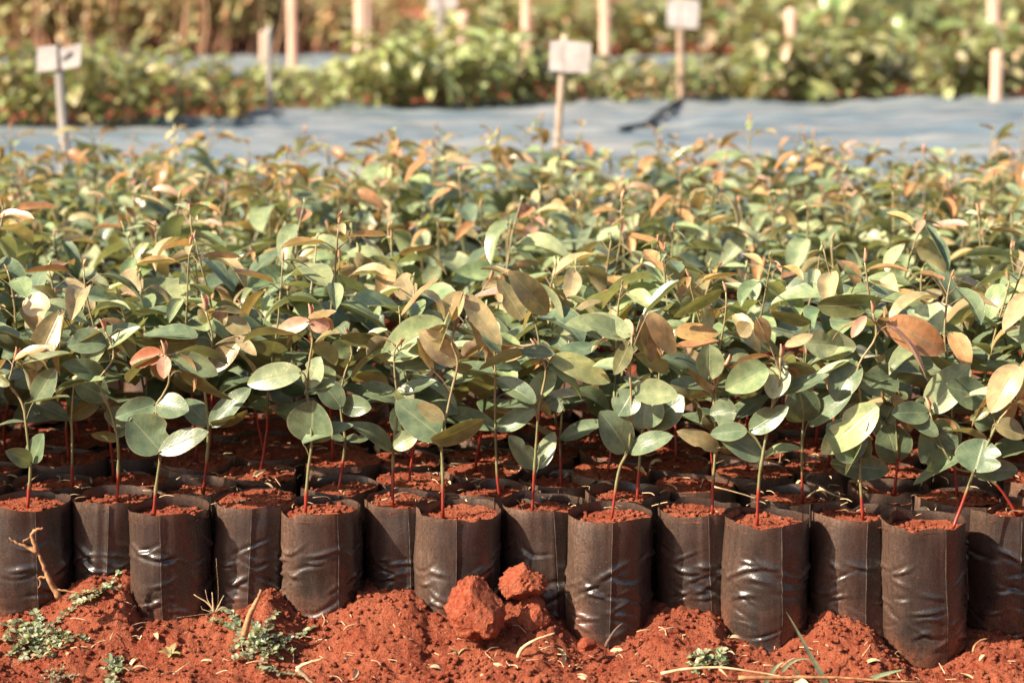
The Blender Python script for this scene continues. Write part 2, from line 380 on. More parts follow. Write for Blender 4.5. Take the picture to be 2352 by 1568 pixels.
BR = 0.0555
def bag_mesh(seed, nth=60, nz_=44, h=0.185, seam=-1.35, creases=12, R0=BR):
    r = random.Random(seed); mb = MB(); lx, ly, sc0 = r.gauss(0, 0.035), r.gauss(0, 0.02), r.uniform(0.96, 1.03); pinch = r.uniform(-0.02, 0.03); vfold = [(r.uniform(-3.2, 0.1), r.choice((-1, 1)) * r.uniform(0.0006, 0.0015)) for _ in range(5)]; rs = [(r.uniform(0, 6.28), r.uniform(-1, 1)) for _ in range(6)]
    cr = [(r.uniform(-3.0, 0.1), (r.random() ** 0.8) * h * 0.7 + 0.01, r.uniform(0.14, 0.42), r.uniform(0.0016, 0.0036), r.uniform(-0.035, 0.035), r.choice((-1, 1, 1)) * r.uniform(0.0014, 0.0042), r.uniform(-0.03, 0.05)) for _ in range(creases)]
    ell = r.uniform(0.0, 0.04); ea = r.uniform(0, 3.14)
    def rad(th, z, rim=1.0):
        f = z / h; base = R0 * (0.97 + 0.035 * math.sin(math.pi * min(1, f * 1.05)) + pinch * math.sin(2 * math.pi * f + rs[5][0]) * (1 - f))
        if z < 0.03: base *= 0.90 + 0.10 * math.sqrt(max(0, z / 0.03))
        base *= 1 + ell * math.cos(2 * (th - ea)) + 0.012 * math.cos(3 * th + rs[0][0]) * (1 - 0.4 * f)
        base += 0.0034 * nz(math.cos(th) * 1.3 + seed * 3.1, math.sin(th) * 1.3, z * 20) * (1.25 - 0.6 * f)
        base += 0.0011 * nz(math.cos(th) * 3.5 + seed * 3.1, math.sin(th) * 3.5, z * 90) * max(0, 1 - f)
        base += 0.0014 * f ** 8 * math.cos(4 * th + rs[1][0]) + 0.0006 * f ** 8 * math.cos(9 * th + rs[2][0])
        for (ct, cz, cl, cs, tilt, A, bend) in cr:
            dt = (th - ct + math.pi) % (2 * math.pi) - math.pi
            if abs(dt) > cl * 2.4: continue
            dz = z - cz - tilt * dt - bend * dt * dt
            if abs(dz) > cs * 3.2: continue
            g = math.exp(-(dt / cl) ** 2)
            base += A * g * (math.exp(-(dz / cs) ** 2) - 0.55 * math.exp(-((dz + cs * 1.5) / cs) ** 2))
        ds = (th - seam + math.pi) % (2 * math.pi) - math.pi
        for vt, va in vfold:
            dv = (th - vt + math.pi) % (2 * math.pi) - math.pi; base += va * math.exp(-(dv / 0.09) ** 2) * (0.3 + 0.7 * f)
        if abs(ds) < 0.6 * 2 * math.pi / nth: base += 0.0017
        return base
    notch = [(r.uniform(0, 6.28), r.uniform(0.12, 0.3), r.uniform(0.0, 0.006)) for _ in range(3)]
    nf = lambda th: sum(a_ * math.exp(-(((th - c_ + math.pi) % (2 * math.pi) - math.pi) / w_) ** 2) for c_, w_, a_ in notch)
    rimz = lambda th: h - nf(th) + 0.0018 * math.cos(2 * th + rs[3][0]) + 0.0009 * math.cos(3 * th + rs[4][0]) + 0.0004 * math.cos(7 * th + rs[5][0])
    V = []; rows = nz_ + 1
    for i in range(rows):
        for j in range(nth):
            th = 2 * math.pi * j / nth; z = rimz(th) * i / nz_; rr = rad(th, z); V.append((rr * sc0 * math.cos(th) + lx * (z - h), rr * sc0 * math.sin(th) + ly * (z - h), z))
    for i in range(5):                                     # inner wall of the rim
        for j in range(nth):
            th = 2 * math.pi * j / nth; z = rimz(th) - (0.0003 if i == 0 else 0.0055 * i); rr = rad(th, min(z, h)) - (0.0005 if i == 0 else 0.0007 + 0.0003 * i)
            V.append((rr * sc0 * math.cos(th) + lx * (z - h), rr * sc0 * math.sin(th) + ly * (z - h), z))
    F = [(i * nth + j, i * nth + (j + 1) % nth, (i + 1) * nth + (j + 1) % nth, (i + 1) * nth + j) for i in range(rows + 4) for j in range(nth) if i != rows - 1]
    F.append(tuple(range(nth))[::-1]); mb.add(V, F)
    if nth >= 80:                                          # the welded seam: a narrow raised strip down the film
        SV = []; m_ = nz_
        for i in range(2, m_ + 1):
            z = rimz(seam) * i / m_
            for e in (-1, 0, 1):
                th = seam + e * 0.0007 / R0 + 0.014 * math.sin(z * 24 + seed) + 0.12 * (seed % 5 - 2) * (z - h); rr = rad(th, z) + (0.0012 if e == 0 else 0.0002)
                SV.append((rr * sc0 * math.cos(th) + lx * (z - h), rr * sc0 * math.sin(th) + ly * (z - h), z))
        mb.add(SV, [(i * 3 + j, i * 3 + j + 1, i * 3 + j + 4, i * 3 + j + 3) for i in range(m_ - 2) for j in (0, 1)], mi=1)
    return mb
def pot_soil(seed, nr=13, nt=44, rr=BR * 0.942):
    r = random.Random(seed); mb = MB(); V = [(0, 0, 0)]
    dome = r.uniform(-0.002, 0.005); tl = (r.uniform(-0.004, 0.004), r.uniform(-0.004, 0.004))
    f = lambda x, y: dome * (1 - (x * x + y * y) / rr ** 2) + tl[0] * x / rr + tl[1] * y / rr + 0.0035 * nz(x * 60 + seed * 7, y * 60) + 0.0030 * abs(nz(x * 150 + seed * 7, y * 150, 4)) + 0.0016 * nz(x * 320, y * 320 + seed)
    for i in range(1, nr + 1):
        for j in range(nt):
            th = 2 * math.pi * (j + 0.5 * (i % 2)) / nt; q = rr * i / nr; x, y = q * math.cos(th), q * math.sin(th); V.append((x, y, f(x, y)))
    F = [(0, 1 + j, 1 + (j + 1) % nt) for j in range(nt)]
    for i in range(nr - 1):
        for j in range(nt):
            a = 1 + i * nt; b = a + nt; j2 = (j + 1) % nt; F.append((a + j, b + j, b + j2, a + j2))
    mb.add(V, F)
    for _ in range(70):
        q, th = rr * 0.93 * math.sqrt(r.random()), r.uniform(0, 6.28); x, y = q * math.cos(th), q * math.sin(th)
        clod(mb, (x, y, f(x, y) + 0.0008), r.choice((0.0012, 0.0018, 0.0026, 0.004)) * r.uniform(0.7, 1.3), r)
    return mb
_ico = None
def clod(mb, c, s, r, mi=0):
    global _ico
    if _ico is None:
        t = (1 + 5 ** .5) / 2; v = np.array([(-1, t, 0), (1, t, 0), (-1, -t, 0), (1, -t, 0), (0, -1, t), (0, 1, t), (0, -1, -t), (0, 1, -t), (t, 0, -1), (t, 0, 1), (-t, 0, -1), (-t, 0, 1)], float)
        _ico = (v / np.linalg.norm(v[0]), [(0, 11, 5), (0, 5, 1), (0, 1, 7), (0, 7, 10), (0, 10, 11), (1, 5, 9), (5, 11, 4), (11, 10, 2), (10, 7, 6), (7, 1, 8), (3, 9, 4), (3, 4, 2), (3, 2, 6), (3, 6, 8), (3, 8, 9), (4, 9, 5), (2, 4, 11), (6, 2, 10), (8, 6, 7), (9, 8, 1)])
    v, f = _ico; k = np.array([r.uniform(0.7, 1.3) for _ in range(12)])[:, None]
    a = r.uniform(0, 6.28); rot = np.array([[math.cos(a), -math.sin(a), 0], [math.sin(a), math.cos(a), 0], [0, 0, 1]])
    mb.add((v * k * s * np.array((1, r.uniform(0.7, 1.1), r.uniform(0.6, 0.9)))) @ rot.T + np.asarray(c), f, mi=mi)

NVAR = 36
POOL = [gen_seedling(100 + i, None, 1.0, i % 2) for i in range(NVAR)]
POOLR = [gen_seedling(400 + i, None, 0.84, i % 4 == 0) for i in range(30)]
PMR = [(a.mesh('stem', [STEM]), b.mesh('leaves', [LEAF]), c.mesh('young_leaves', [LEAF]), d.mesh('shoot_tip', [LEAF])) for a, b, c, d in POOLR]
PM = [(a.mesh('stem', [STEM]), b.mesh('leaves', [LEAF]), c.mesh('young_leaves', [LEAF]), d.mesh('shoot_tip', [LEAF])) for a, b, c, d in POOL]
BAGM = [bag_mesh(i + 50, 40, 30, creases=8).mesh('bag', [DUSTYBAG, SEAM]) for i in range(7)]
SOILM = [pot_soil(i + 80, 13, 44, BR * 0.968).mesh('soil', [POTSOIL]) for i in range(8)]
RIM = 0.165; BAGH = 0.185; SOILD = 0.0035
def bagged(x, y, rim, label, group, meshes, off=(0, 0), bagm=None, soilm=None, rot=0.0, sc=1.0, plant=True, soild=SOILD):
    """thing > bag (> soil), stem, leaves, young_leaves, shoot_tip"""
    t = thing('bagged_seedling' if plant else 'soil_bag', label, 'seedling' if plant else 'plant bag', (x, y, rim - BAGH), group)
    b = link('bag', bagm or random.choice(BAGM), t); b.rotation_euler.z = random.gauss(0, 0.25) if bagm is None else 0
    s = link('soil', soilm or random.choice(SOILM), b, (0, 0, BAGH - soild)); s.rotation_euler.z = random.uniform(0, 6.28)
    if plant:
        for nm, me in zip(('stem', 'leaves', 'young_leaves', 'shoot_tip'), meshes):
            if len(me.vertices) == 0: continue
            o = link(nm, me, t, (off[0], off[1], BAGH - soild)); o.rotation_euler.z = rot; o.scale = (sc, sc, sc)
    return t

# hand placed seedlings of the first rows: stem points and leaves read off the photograph, built at their bag's own depth
# leaf: base x,y, tip x,y, width, tint letter
HERO = {
 'A': (4, [(175, 1590), (185, 1400), (180, 1310), (152, 1030), (100, 920), (65, 860), (80, 780), (92, 720)], [(195, 1345, 40, 1275, 95, 'g'), (195, 1340, 258, 1175, 115, 'g'), (150, 1095, -30, 1120, 22, 'g'), (205, 975, 328, 785, 125, 'g'), (150, 985, 405, 948, 30, 'g'), (60, 870, -40, 800, 60, 'd'), (95, 725, 280, 640, 55, 'o')]),
 'B': (4, [(445, 1510), (437, 1250), (435, 1070), (455, 840), (490, 760), (520, 600)], [(415, 1078, 203, 985, 88, 'g'), (415, 1075, 612, 920, 85, 'd'), (455, 850, 640, 960, 150, 'g'), (520, 650, 830, 520, 80, 'g'), (590, 530, 450, 660, 95, 't'), (360, 430, 215, 780, 165, 'k'), (380, 425, 368, 800, 45, 't'), (300, 410, 140, 370, 150, 't')]),
 'C': (4, [(712, 1590), (714, 1380), (715, 1200), (680, 1060), (630, 930), (600, 840), (690, 700), (640, 550)], [(715, 1195, 558, 1172, 55, 'd'), (715, 1190, 772, 1095, 75, 'd'), (690, 1130, 720, 1005, 130, 'g'), (632, 830, 318, 930, 42, 'u'), (632, 820, 388, 748, 110, 'g'), (640, 600, 420, 640, 150, 'g'), (650, 660, 830, 525, 60, 'u')]),
 'D': (4, [(935, 1590), (940, 1500), (968, 1290), (955, 1130), (945, 1000), (985, 930), (1022, 850), (1020, 760), (1000, 690)], [(968, 1275, 790, 1075, 225, 'g'), (955, 1278, 1243, 1160, 105, 'g'), (942, 985, 710, 1065, 120, 'g'), (945, 985, 1128, 1025, 135, 'g'), (1080, 790, 1388, 948, 62, 'd'), (1035, 695, 1300, 805, 110, 'u'), (985, 690, 788, 735, 118, 'r'), (1000, 700, 985, 828, 78, 'p')]),
 'E': (4, [(1230, 1530), (1250, 1300), (1260, 1130), (1245, 980), (1235, 860), (1260, 720), (1280, 580), (1240, 430)], [(1260, 1120, 1110, 970, 125, 'g'), (1265, 1115, 1498, 905, 120, 'g'), (1265, 1110, 1480, 1030, 50, 'd'), (1440, 600, 1280, 790, 130, 'k'), (1425, 580, 1540, 690, 70, 't'), (1510, 560, 1355, 480, 110, 'k'), (1190, 600, 825, 620, 90, 'd'), (1190, 590, 870, 560, 100, 'g')]),
 'F': (4, [(1845, 1600), (1855, 1420), (1878, 1215), (1858, 1000), (1845, 880), (1860, 750), (1880, 600), (1865, 480)], [(1880, 1212, 1885, 980, 250, 'g'), (1828, 1228, 2112, 1108, 70, 'g'), (1815, 795, 1508, 865, 130, 'u'), (1850, 885, 1932, 712, 115, 'l'), (1845, 870, 2015, 790, 150, 'u'), (1838, 922, 2008, 872, 40, 'g'), (1862, 490, 1676, 558, 95, 'p'), (1868, 505, 1982, 520, 98, 'p'), (1862, 470, 2020, 428, 55, 'b')]),
 'G': (5, [(-10, 1530), (10, 1390), (30, 1210), (10, 1080), (0, 950), (30, 800), (70, 690), (45, 590)], [(30, 1205, 165, 1195, 50, 'g'), (28, 1200, -100, 1170, 40, 'g'), (10, 1010, -130, 840, 130, 'g'), (5, 1000, 180, 1010, 110, 'g'), (70, 690, -40, 620, 100, 'u'), (0, 590, 265, 610, 60, 'd')]),
 'H': (5, [(322, 1590), (318, 1400), (322, 1250), (340, 1080), (340, 930), (328, 800), (325, 690), (345, 640)], [(318, 1258, 58, 1110, 95, 'g'), (322, 1248, 465, 1165, 100, 'u'), (345, 927, 138, 875, 62, 'g'), (350, 925, 570, 848, 72, 'g'), (345, 900, 430, 985, 110, 'd'), (628, 500, 268, 690, 200, 'u'), (330, 690, 570, 700, 50, 'g')]),
 'I': (5, [(622, 1600), (618, 1380), (610, 1200), (635, 1090), (670, 920), (710, 740), (675, 620), (690, 530)], [(615, 1195, 348, 985, 185, 'g'), (552, 1198, 860, 1095, 75, 'd'), (625, 1090, 470, 990, 90, 'k'), (712, 745, 492, 560, 150, 't'), (560, 785, 465, 600, 60, 't'), (720, 320, 605, 672, 62, 'y'), (750, 330, 962, 620, 125, 't'), (740, 320, 680, 480, 80, 't'), (600, 240, 372, 435, 58, 'o')]),
 'J': (5, [(965, 1560), (945, 1380), (938, 1140), (935, 960), (935, 760), (930, 640)], [(932, 1142, 662, 1015, 88, 'g'), (942, 1142, 1190, 1005, 112, 'g'), (1130, 640, 1005, 730, 60, 't'), (890, 730, 1090, 770, 95, 'g'), (760, 480, 960, 680, 100, 'u'), (940, 800, 660, 760, 80, 'g')]),
 'K': (5, [(1158, 1590), (1170, 1420), (1185, 1200), (1200, 1000), (1240, 780), (1185, 660)], [(1185, 1372, 1025, 1190, 110, 'g'), (1196, 1376, 1288, 1165, 95, 'u'), (1175, 985, 950, 835, 95, 'g'), (1165, 968, 1285, 790, 125, 'u'), (1272, 720, 1620, 842, 155, 'y'), (1240, 728, 1458, 955, 75, 'u'), (1295, 690, 1100, 670, 70, 'g'), (1190, 1010, 960, 990, 60, 'g')]),
 'L': (5, [(1332, 1520), (1330, 1350), (1328, 1200), (1340, 1030), (1355, 860), (1370, 700)], [(1330, 1198, 1585, 1105, 98, 'g'), (1322, 1202, 1132, 1110, 50, 'k'), (1345, 980, 1440, 930, 60, 'g'), (1340, 960, 1250, 1000, 120, 'g'), (1100, 480, 960, 240, 120, 'k'), (1258, 445, 1030, 200, 160, 'k')]),
 'M': (5, [(1632, 1600), (1680, 1400), (1738, 1260), (1752, 1100), (1755, 950), (1748, 780), (1760, 580)], [(1732, 1268, 1575, 1045, 175, 'g'), (1738, 1278, 1990, 1180, 98, 'g'), (1768, 905, 1680, 1050, 145, 'g'), (1770, 918, 2025, 935, 135, 'u'), (1755, 580, 1380, 510, 105, 'u'), (1755, 570, 1480, 470, 120, 'u'), (1820, 450, 1880, 725, 95, 'k'), (1860, 440, 2020, 680, 120, 't'), (1745, 620, 1660, 800, 90, 'd')]),
 'N': (5, [(1788, 1570), (1805, 1350), (1830, 1130), (1870, 1030), (1915, 940), (1930, 740), (1960, 640)], [(1830, 1135, 1850, 925, 230, 'g'), (1845, 1120, 2060, 950, 190, 'g'), (1940, 710, 2171, 840, 70, 'g'), (1945, 725, 2250, 960, 80, 'g'), (2020, 560, 2275, 560, 110, 'b'), (2025, 640, 2275, 610, 60, 'o')]),
 'O': (6, [(285, 1600), (298, 1430), (315, 1250), (308, 1100), (300, 940), (330, 850), (365, 770)], [(335, 1258, 92, 1155, 105, 'k'), (335, 1250, 405, 1282, 40, 'd'), (435, 1030, 284, 1050, 150, 'g'), (290, 915, 130, 660, 120, 't'), (290, 860, 0, 715, 70, 'g'), (272, 840, 270, 640, 150, 'u'), (295, 915, 45, 850, 50, 'g')]),
 'P': (6, [(555, 1620), (570, 1460), (588, 1310), (622, 1130), (655, 960), (690, 870), (695, 700)], [(590, 1312, 333, 1168, 125, 'g'), (590, 1312, 818, 1252, 40, 'u'), (515, 1148, 738, 1010, 120, 'g'), (500, 1150, 290, 1165, 95, 'g'), (650, 955, 712, 735, 125, 'l'), (695, 945, 978, 808, 75, 'g'), (620, 770, 383, 895, 160, 'u'), (520, 500, 460, 575, 100, 'k'), (560, 470, 625, 610, 95, 't'), (730, 640, 890, 570, 62, 't')]),
 'Q': (6, [(828, 1560), (832, 1300), (842, 1080), (845, 900), (850, 700)], [(842, 1090, 815, 890, 190, 'g'), (865, 1110, 1120, 940, 110, 'g'), (845, 620, 1150, 640, 165, 'l'), (845, 760, 1130, 660, 50, 'u'), (930, 400, 1285, 370, 125, 'd'), (340, 295, 70, 460, 90, 'd'), (885, 490, 660, 440, 65, 'd')]),
 'R': (6, [(1192, 1600), (1185, 1460), (1182, 1320), (1188, 1180), (1190, 1000), (1170, 850), (1180, 740), (1280, 580), (1260, 440)], [(1005, 1345, 1342, 1385, 140, 'g'), (1180, 1312, 990, 1120, 230, 'g'), (1285, 1000, 962, 1270, 185, 'y'), (1250, 1075, 1092, 1400, 48, 'y'), (1165, 730, 1040, 960, 160, 'g'), (1348, 490, 1678, 660, 190, 'o'), (1348, 520, 1578, 795, 60, 'p'), (1215, 460, 1135, 580, 60, 'p'), (1180, 1300, 1230, 1190, 90, 'g')]),
 'S': (6, [(1378, 1590), (1395, 1440), (1408, 1320), (1395, 1100), (1390, 980)], [(1402, 1335, 1340, 1120, 200, 'g'), (1400, 1010, 1480, 1150, 60, 't'), (1385, 960, 1300, 1200, 130, 'g'), (1370, 930, 1480, 1090, 75, 't'), (1410, 820, 1195, 880, 175, 'g')]),
 'T': (6, [(1735, 1735), (1800, 1600), (1870, 1400), (1940, 1260), (2000, 1120), (2060, 1040), (2135, 955)], [(1865, 1400, 2125, 1385, 110, 'g'), (1870, 1395, 1925, 1210, 225, 'g'), (1965, 1020, 1850, 1080, 60, 'd'), (1990, 1110, 2170, 1180, 120, 'k'), (2140, 760, 1975, 1025, 165, 't'), (1990, 1100, 1900, 1020, 200, 'g'), (2145, 960, 2170, 740, 80, 't')]),
 'U': (6, [(2120, 1620), (2010, 1480), (1880, 1400), (1760, 1370), (1700, 1290), (1640, 1170), (1600, 1030)], [(1725, 1330, 1570, 1130, 300, 'g'), (1800, 1318, 1508, 1455, 85, 'g'), (1600, 1030, 1830, 765, 170, 'u'), (1650, 1180, 1470, 1030, 90, 'g'), (1640, 1150, 1765, 1240, 110, 'g'), (1600, 1035, 1380, 1045, 120, 'g'), (1950, 960, 1720, 880, 170, 'g')]),
}
def hero_meshes(key, Y, origin):
    z, sp, lvs = HERO[key]; r = random.Random(sum(map(ord, key)) * 31)
    st, lv, yg, tip = MB(), MB(), MB(), MB(); o = np.asarray(origin)
    P = np.array([zp(z, p, Y) for p in sp])
    P[0] = o
    P = spline(P, 4); k = len(P); P[:, 1] += np.cumsum([r.gauss(0, 0.0012) for _ in range(k)]); P[:2, 1] = Y; P = P - o
    us = np.linspace(0, 1, k); hz = P[:, 2]; redh = r.uniform(0.035, 0.062)
    cols = np.array([RED if h < redh else GRN * 1.1 if h < 0.13 else TAN * 0.5 + GRN * 0.6 for h in hz])
    tube(st, P, (0.0021 - 0.0010 * us) * np.array([r.uniform(0.9, 1.12) * (1.35 if r.random() < 0.16 else 1) for _ in us]), cols, 8)
    for (bx, by, tx, ty, wpx, c) in lvs:
        dy = r.uniform(-0.02, 0.012); B = zp(z, (bx, by), Y + dy) - o
        dt = r.uniform(-0.022, 0.022); T = zp(z, (tx, ty), Y + dy + dt) - o
        wm = wpx / ZO[z][2] / (FPX / 2.70); L = float(np.linalg.norm(T - B)); ax = unit(T - B)
        view = unit(np.array((0, -0.96, 0.25))); view = unit(view - ax * view.dot(ax)); upv = np.cross(ax, view)
        if upv[2] < 0: upv = -upv
        wm *= 1.2 if c in 'gul' else 1.08; full = max(wm, L * (0.40 if c in 'btoprk' else 0.46)); al = math.acos(min(1, wm / full * 0.97))
        nrm = math.cos(al) * view + math.sin(al) * upv * (1 if c != 'd' or al < 0.3 else -1) + np.array([r.gauss(0, 0.10) for _ in range(3)])
        tgt = yg if c in 'btopr' else lv
        curl = r.uniform(0.05, 0.45); L2 = L * (1.05 + curl * curl * 0.06)
        leaf(tgt, B, unit(ax + nrm / (np.linalg.norm(nrm) + 1e-9) * curl * 0.32), nrm, L2, full * 1.04, curl, r.uniform(0.10, 0.35), jit(TINT[c], r, 0.08), 14, 6, r.uniform(0.78, 0.95), r.uniform(0.56, 0.68), 0.07, r, 0, 0.35)
        dd = np.linalg.norm(P - B, axis=1); i = int(np.argmin(dd))
        if dd[i] < 0.06 and i > 1:
            mid = (P[max(0, i - 2)] + B) / 2 + np.array((0, 0, 0.003))
            tube(st, spline([P[max(0, i - 2)], mid, B, B + ax * 0.004], 3), 0.0009, TAN * 0.7 if c in 'btopr' else GRN * 0.9, 5, cap=False)
    hi = hz.max(); az = r.uniform(0, 6.28)
    for q in range(6):
        u_ = r.uniform(0.62, 0.97) if q < 3 else r.uniform(0.93, 1.0); i_ = int(u_ * (k - 1)); a = az + q * 2.0 + r.gauss(0, 0.4); out = np.array((math.cos(a), abs(math.sin(a)) + 0.15, 0)); young = q >= 3
        L = r.uniform(0.040, 0.062) if young else r.uniform(0.058, 0.078); el = r.uniform(-0.9, 0.1) if young else r.uniform(-0.5, 0.4)
        ax = out * math.cos(el) + np.array((0, 0, math.sin(el))); b_ = P[i_]; e_ = b_ + unit(out + np.array((0, 0, 0.7))) * r.uniform(0.010, 0.022)
        tube(st, [b_, (b_ + e_) / 2 + np.array((0, 0, 0.001)), e_, e_ + ax * 0.004], 0.0007, TAN * 0.7 if young else GRN * 0.8, 4, cap=False)
        leaf(yg if young else lv, e_, ax, np.array((0, 0, math.cos(el))) - out * math.sin(el) + np.array((r.gauss(0, .3), r.gauss(0, .3), 0)), L, L * r.uniform(0.44, 0.58), r.uniform(0.2, 1.1), r.uniform(0.1, 0.5), jit(TINT[r.choice('tbptok') if young else r.choice('uugl')], r), 12, 6, 0.85, 0.65, 0.08, r)
    bud(tip, P[-1], unit(P[-1] - P[-2]), r.uniform(0.014, 0.024), jit(PINK, r))
    return [m.mesh(n, [STEM if n == 'stem' else LEAF]) for n, m in (('stem', st), ('leaves', lv), ('young_leaves', yg), ('shoot_tip', tip))]
def rim_Y(x, y):                       # depth at which the picture point lies on the rim plane
    d = ray(x, y); t = (RIM - CZ) / d[2]; return d[1] * t
G1 = 'seedlings in black bags at the front of the bed'
# bag: rim centre x, y in the photograph, hero key, extra soil-base point is the stem's first point, label
FRONT = [
 (62, 1148, 'A', 'seedling with a curled low leaf, behind the branching twig at far left'),
 (388, 1161, 'D', 'seedling with round low leaves and one small red leaf, left of the root tuft'),
 (738, 1161, 'F', 'seedling with two pink young leaves, in the front bag just right of the dry stick'),
 (1052, 1166, 'I', 'seedling in the front bag with the large red clod leaning on it'),
 (1404, 1175, 'M', 'seedling with bent stem in the tall front bag right of the clods'),
 (1760, 1184, 'P', 'seedling in the dusty black front bag, second whole one from the right picture edge'),
 (2118, 1190, 'T', 'seedling leaning hard to the right in the rightmost whole front bag'),
 (262, 1136, 'C', 'seedling in the recessed bag between the twig and the first full front bag'),
 (590, 1145, None, 'black bag of soil without a seedling, behind the dry root tuft'),
 (928, 1142, 'H', 'seedling in the recessed bag just left of the bag touched by the big clod'),
 (1250, 1150, 'K', 'seedling with a folded low leaf in the recessed bag behind the two small clods'),
 (1607, 1162, 'O', 'seedling with one brown-speckled low leaf in the recessed bag right of centre'),
 (1962, 1171, 'R', 'seedling with a broad glossy yellow-green leaf in the recessed bag at right'),
 (2322, 1160, 'U', 'seedling leaning left over shiny creased bag cut by the right picture edge'),
 (120, 1104, 'B', 'seedling in the third row behind the twig, with a tan drooping top leaf'),
 (450, 1112, 'E', 'seedling in the third row behind the first bag right of the twig'),
 (780, 1112, 'G', 'seedling in the third row, right behind the bag with pink young leaves'),
 (1118, 1120, 'J', 'slim straight seedling in the third row behind the gap left of the small clods'),
 (1440, 1126, 'N', 'seedling with bronze paired top leaves in the third row, behind the bent-stem seedling'),
 (1820, 1134, 'Q', 'seedling with dark green top leaf, third row, between the two right front bags'),
 (2200, 1140, None, None),
 (1285, 1096, 'L', 'seedling in the fourth row straight behind the recessed bag with small clods'),
 (2040, 1112, 'S', 'seedling in the fourth row behind the recessed bag of the glossy yellow-green leaf'),
]
placed = []
for i, (x, y, key, label) in enumerate(FRONT):
    Y = rim_Y(x, y); c = px(x, y, Y); bm = bag_mesh(700 + i, 96, 80, 0.185, -1.57 + random.Random(i).uniform(-0.15, 0.5), 24).mesh('bag', [BAG, SEAM])
    sm = pot_soil(900 + i, 18, 60).mesh('soil', [POTSOIL]); sd_ = random.Random(i + 5).uniform(0.009, 0.015)
    placed.append((c[0], c[1]))
    if key is None and label is None:
        k = 5; bagged(c[0], c[1], RIM, 'seedling in the third row behind the rightmost whole front bag', G1, PM[k], bagm=bm, soilm=sm, rot=1.0); continue
    if key is None:
        bagged(c[0], c[1], RIM, label, 'black bags without a seedling', None, bagm=bm, soilm=sm, plant=False); continue
    z, sp, _ = HERO[key]; x0, y0, s = ZO[z]; sx_ = x0 + sp[0][0] / s
    ox = float(np.clip(px(sx_, y, Y)[0] - c[0], -0.036, 0.036)); oy = -0.012
    org = (c[0] + ox, c[1] + oy, RIM - sd_)
    t = bagged(c[0], c[1], RIM, label, G1, hero_meshes(key, org[1], org), (ox, oy), bm, sm, soild=sd_)

# ------------------------------------------------------------------ the rest of the bed
ORD = ['zeroth', 'first', 'second', 'third', 'fourth', 'fifth', 'sixth', 'seventh', 'eighth', 'ninth', 'tenth', 'eleventh', 'twelfth', 'thirteenth', 'fourteenth']
rb = random.Random(11); cells = []
DX = 0.196
def inview(x, y, m=0.05): return abs(x) < 1176 / FPX * (y * 1.03) + m
for blk, (y0, rows) in enumerate(((2.60, 13), (3.60, 26))):
    for r_ in range(rows):
        for k in range(-12, 13):
            x = -0.248 + 0.0 + k * DX + (DX / 2 if r_ % 2 else 0) + rb.gauss(0, 0.010); y = y0 + r_ * 0.0565 - 0.068 * x + rb.gauss(0, 0.007)
            if abs(x) > 0.30 * y + 0.45: continue
            if blk == 0 and r_ < 4 and any((x - a) ** 2 + (y - b) ** 2 < 0.088 ** 2 for a, b in placed): continue
            if blk == 0 and r_ < 2 and abs(x) < 0.62: continue
            cells.append((blk, r_, x, y))
vis = [c for c in cells if inview(c[2], c[3])]; vis.sort(key=lambda c: (c[0], c[1], c[2]))
ind = vis[:268]; inds = set(ind); count = {}
for (b, r_, x, y) in ind:
    key = (b, r_); n = count.get(key, 0)
    if x > -1176 / FPX * y * 1.02: n += 1; count[key] = n
    if b == 0 and 4 <= r_ < 8 and n:
        lab = 'green seedling in the %s bag row from the front, %s from left edge' % (ORD[r_ + 1], ORD[n]); grp = 'seedlings in the middle rows of the front block'
    elif b == 0 and r_ < 8 and x < 0: lab = 'seedling cut by the left picture edge behind the leftmost front bags'; grp = 'seedlings cut by the left picture edge'
    elif b == 0 and r_ < 4 and x > 0.5: lab = 'seedling at the right picture edge behind the shiny creased bag'; grp = 'seedlings at the right picture edge'
    elif b == 0 and r_ < 4: lab = 'partly hidden green seedling between the third and fourth rows of bags'; grp = 'partly hidden seedlings of the first rows'; print('HID', r_, round(x, 2), round(y, 2))
    elif b == 0: lab = 'green and bronze seedling crowded at the back of the front block of bags'; grp = 'seedlings at the back of the front block'
    else: lab = 'blurred bronze-topped seedling in the crowded rear block before the grey sheet'; grp = 'seedlings in the rear block of the bed'
    hs = 1.05 + 0.16 * max(0, (y - 3.3)) / 1.7
    bagged(x, y, RIM + rb.gauss(0, 0.004), lab, grp, PMR[rb.randrange(30)] if b else PM[rb.randrange(NVAR)], (rb.gauss(0, 0.012), rb.gauss(0, 0.012)), None, None, rb.uniform(0, 6.28), rb.uniform(0.9, 1.12) * (hs if b else 1.04))
mass = MB(); lowbag = bag_mesh(3, 20, 6, creases=0); lowsoil = pot_soil(4, 3, 16)
def append(dst, src, loc, rot, sc, mi):
    c_, s_ = math.cos(rot), math.sin(rot); M = np.array([[c_, -s_, 0], [s_, c_, 0], [0, 0, 1]]) * sc
    dst.add(np.vstack(src.V) @ M.T + np.asarray(loc), src.F, np.vstack(src.UV), np.vstack(src.C), mi)
for c in cells:
    if c in inds: continue
    b, r_, x, y = c; v = POOLR[rb.randrange(30)]; rot = rb.uniform(0, 6.28); sc = rb.uniform(1.05, 1.3)
    for k, mi in zip(range(4), (1, 0, 0, 0)):
        if v[k].n: append(mass, v[k], (x, y, RIM - SOILD), rot, sc, mi)
    append(mass, lowbag, (x, y, RIM - BAGH), rot, 1, 2); append(mass, lowsoil, (x, y, RIM - SOILD), rot, 1, 3)
tag(mass.obj('seedling_mass', [LEAF, STEM, BAG, POTSOIL]), 'blurred mass of further bagged seedlings along the far edge of the bed', 'seedlings', None, 'stuff')

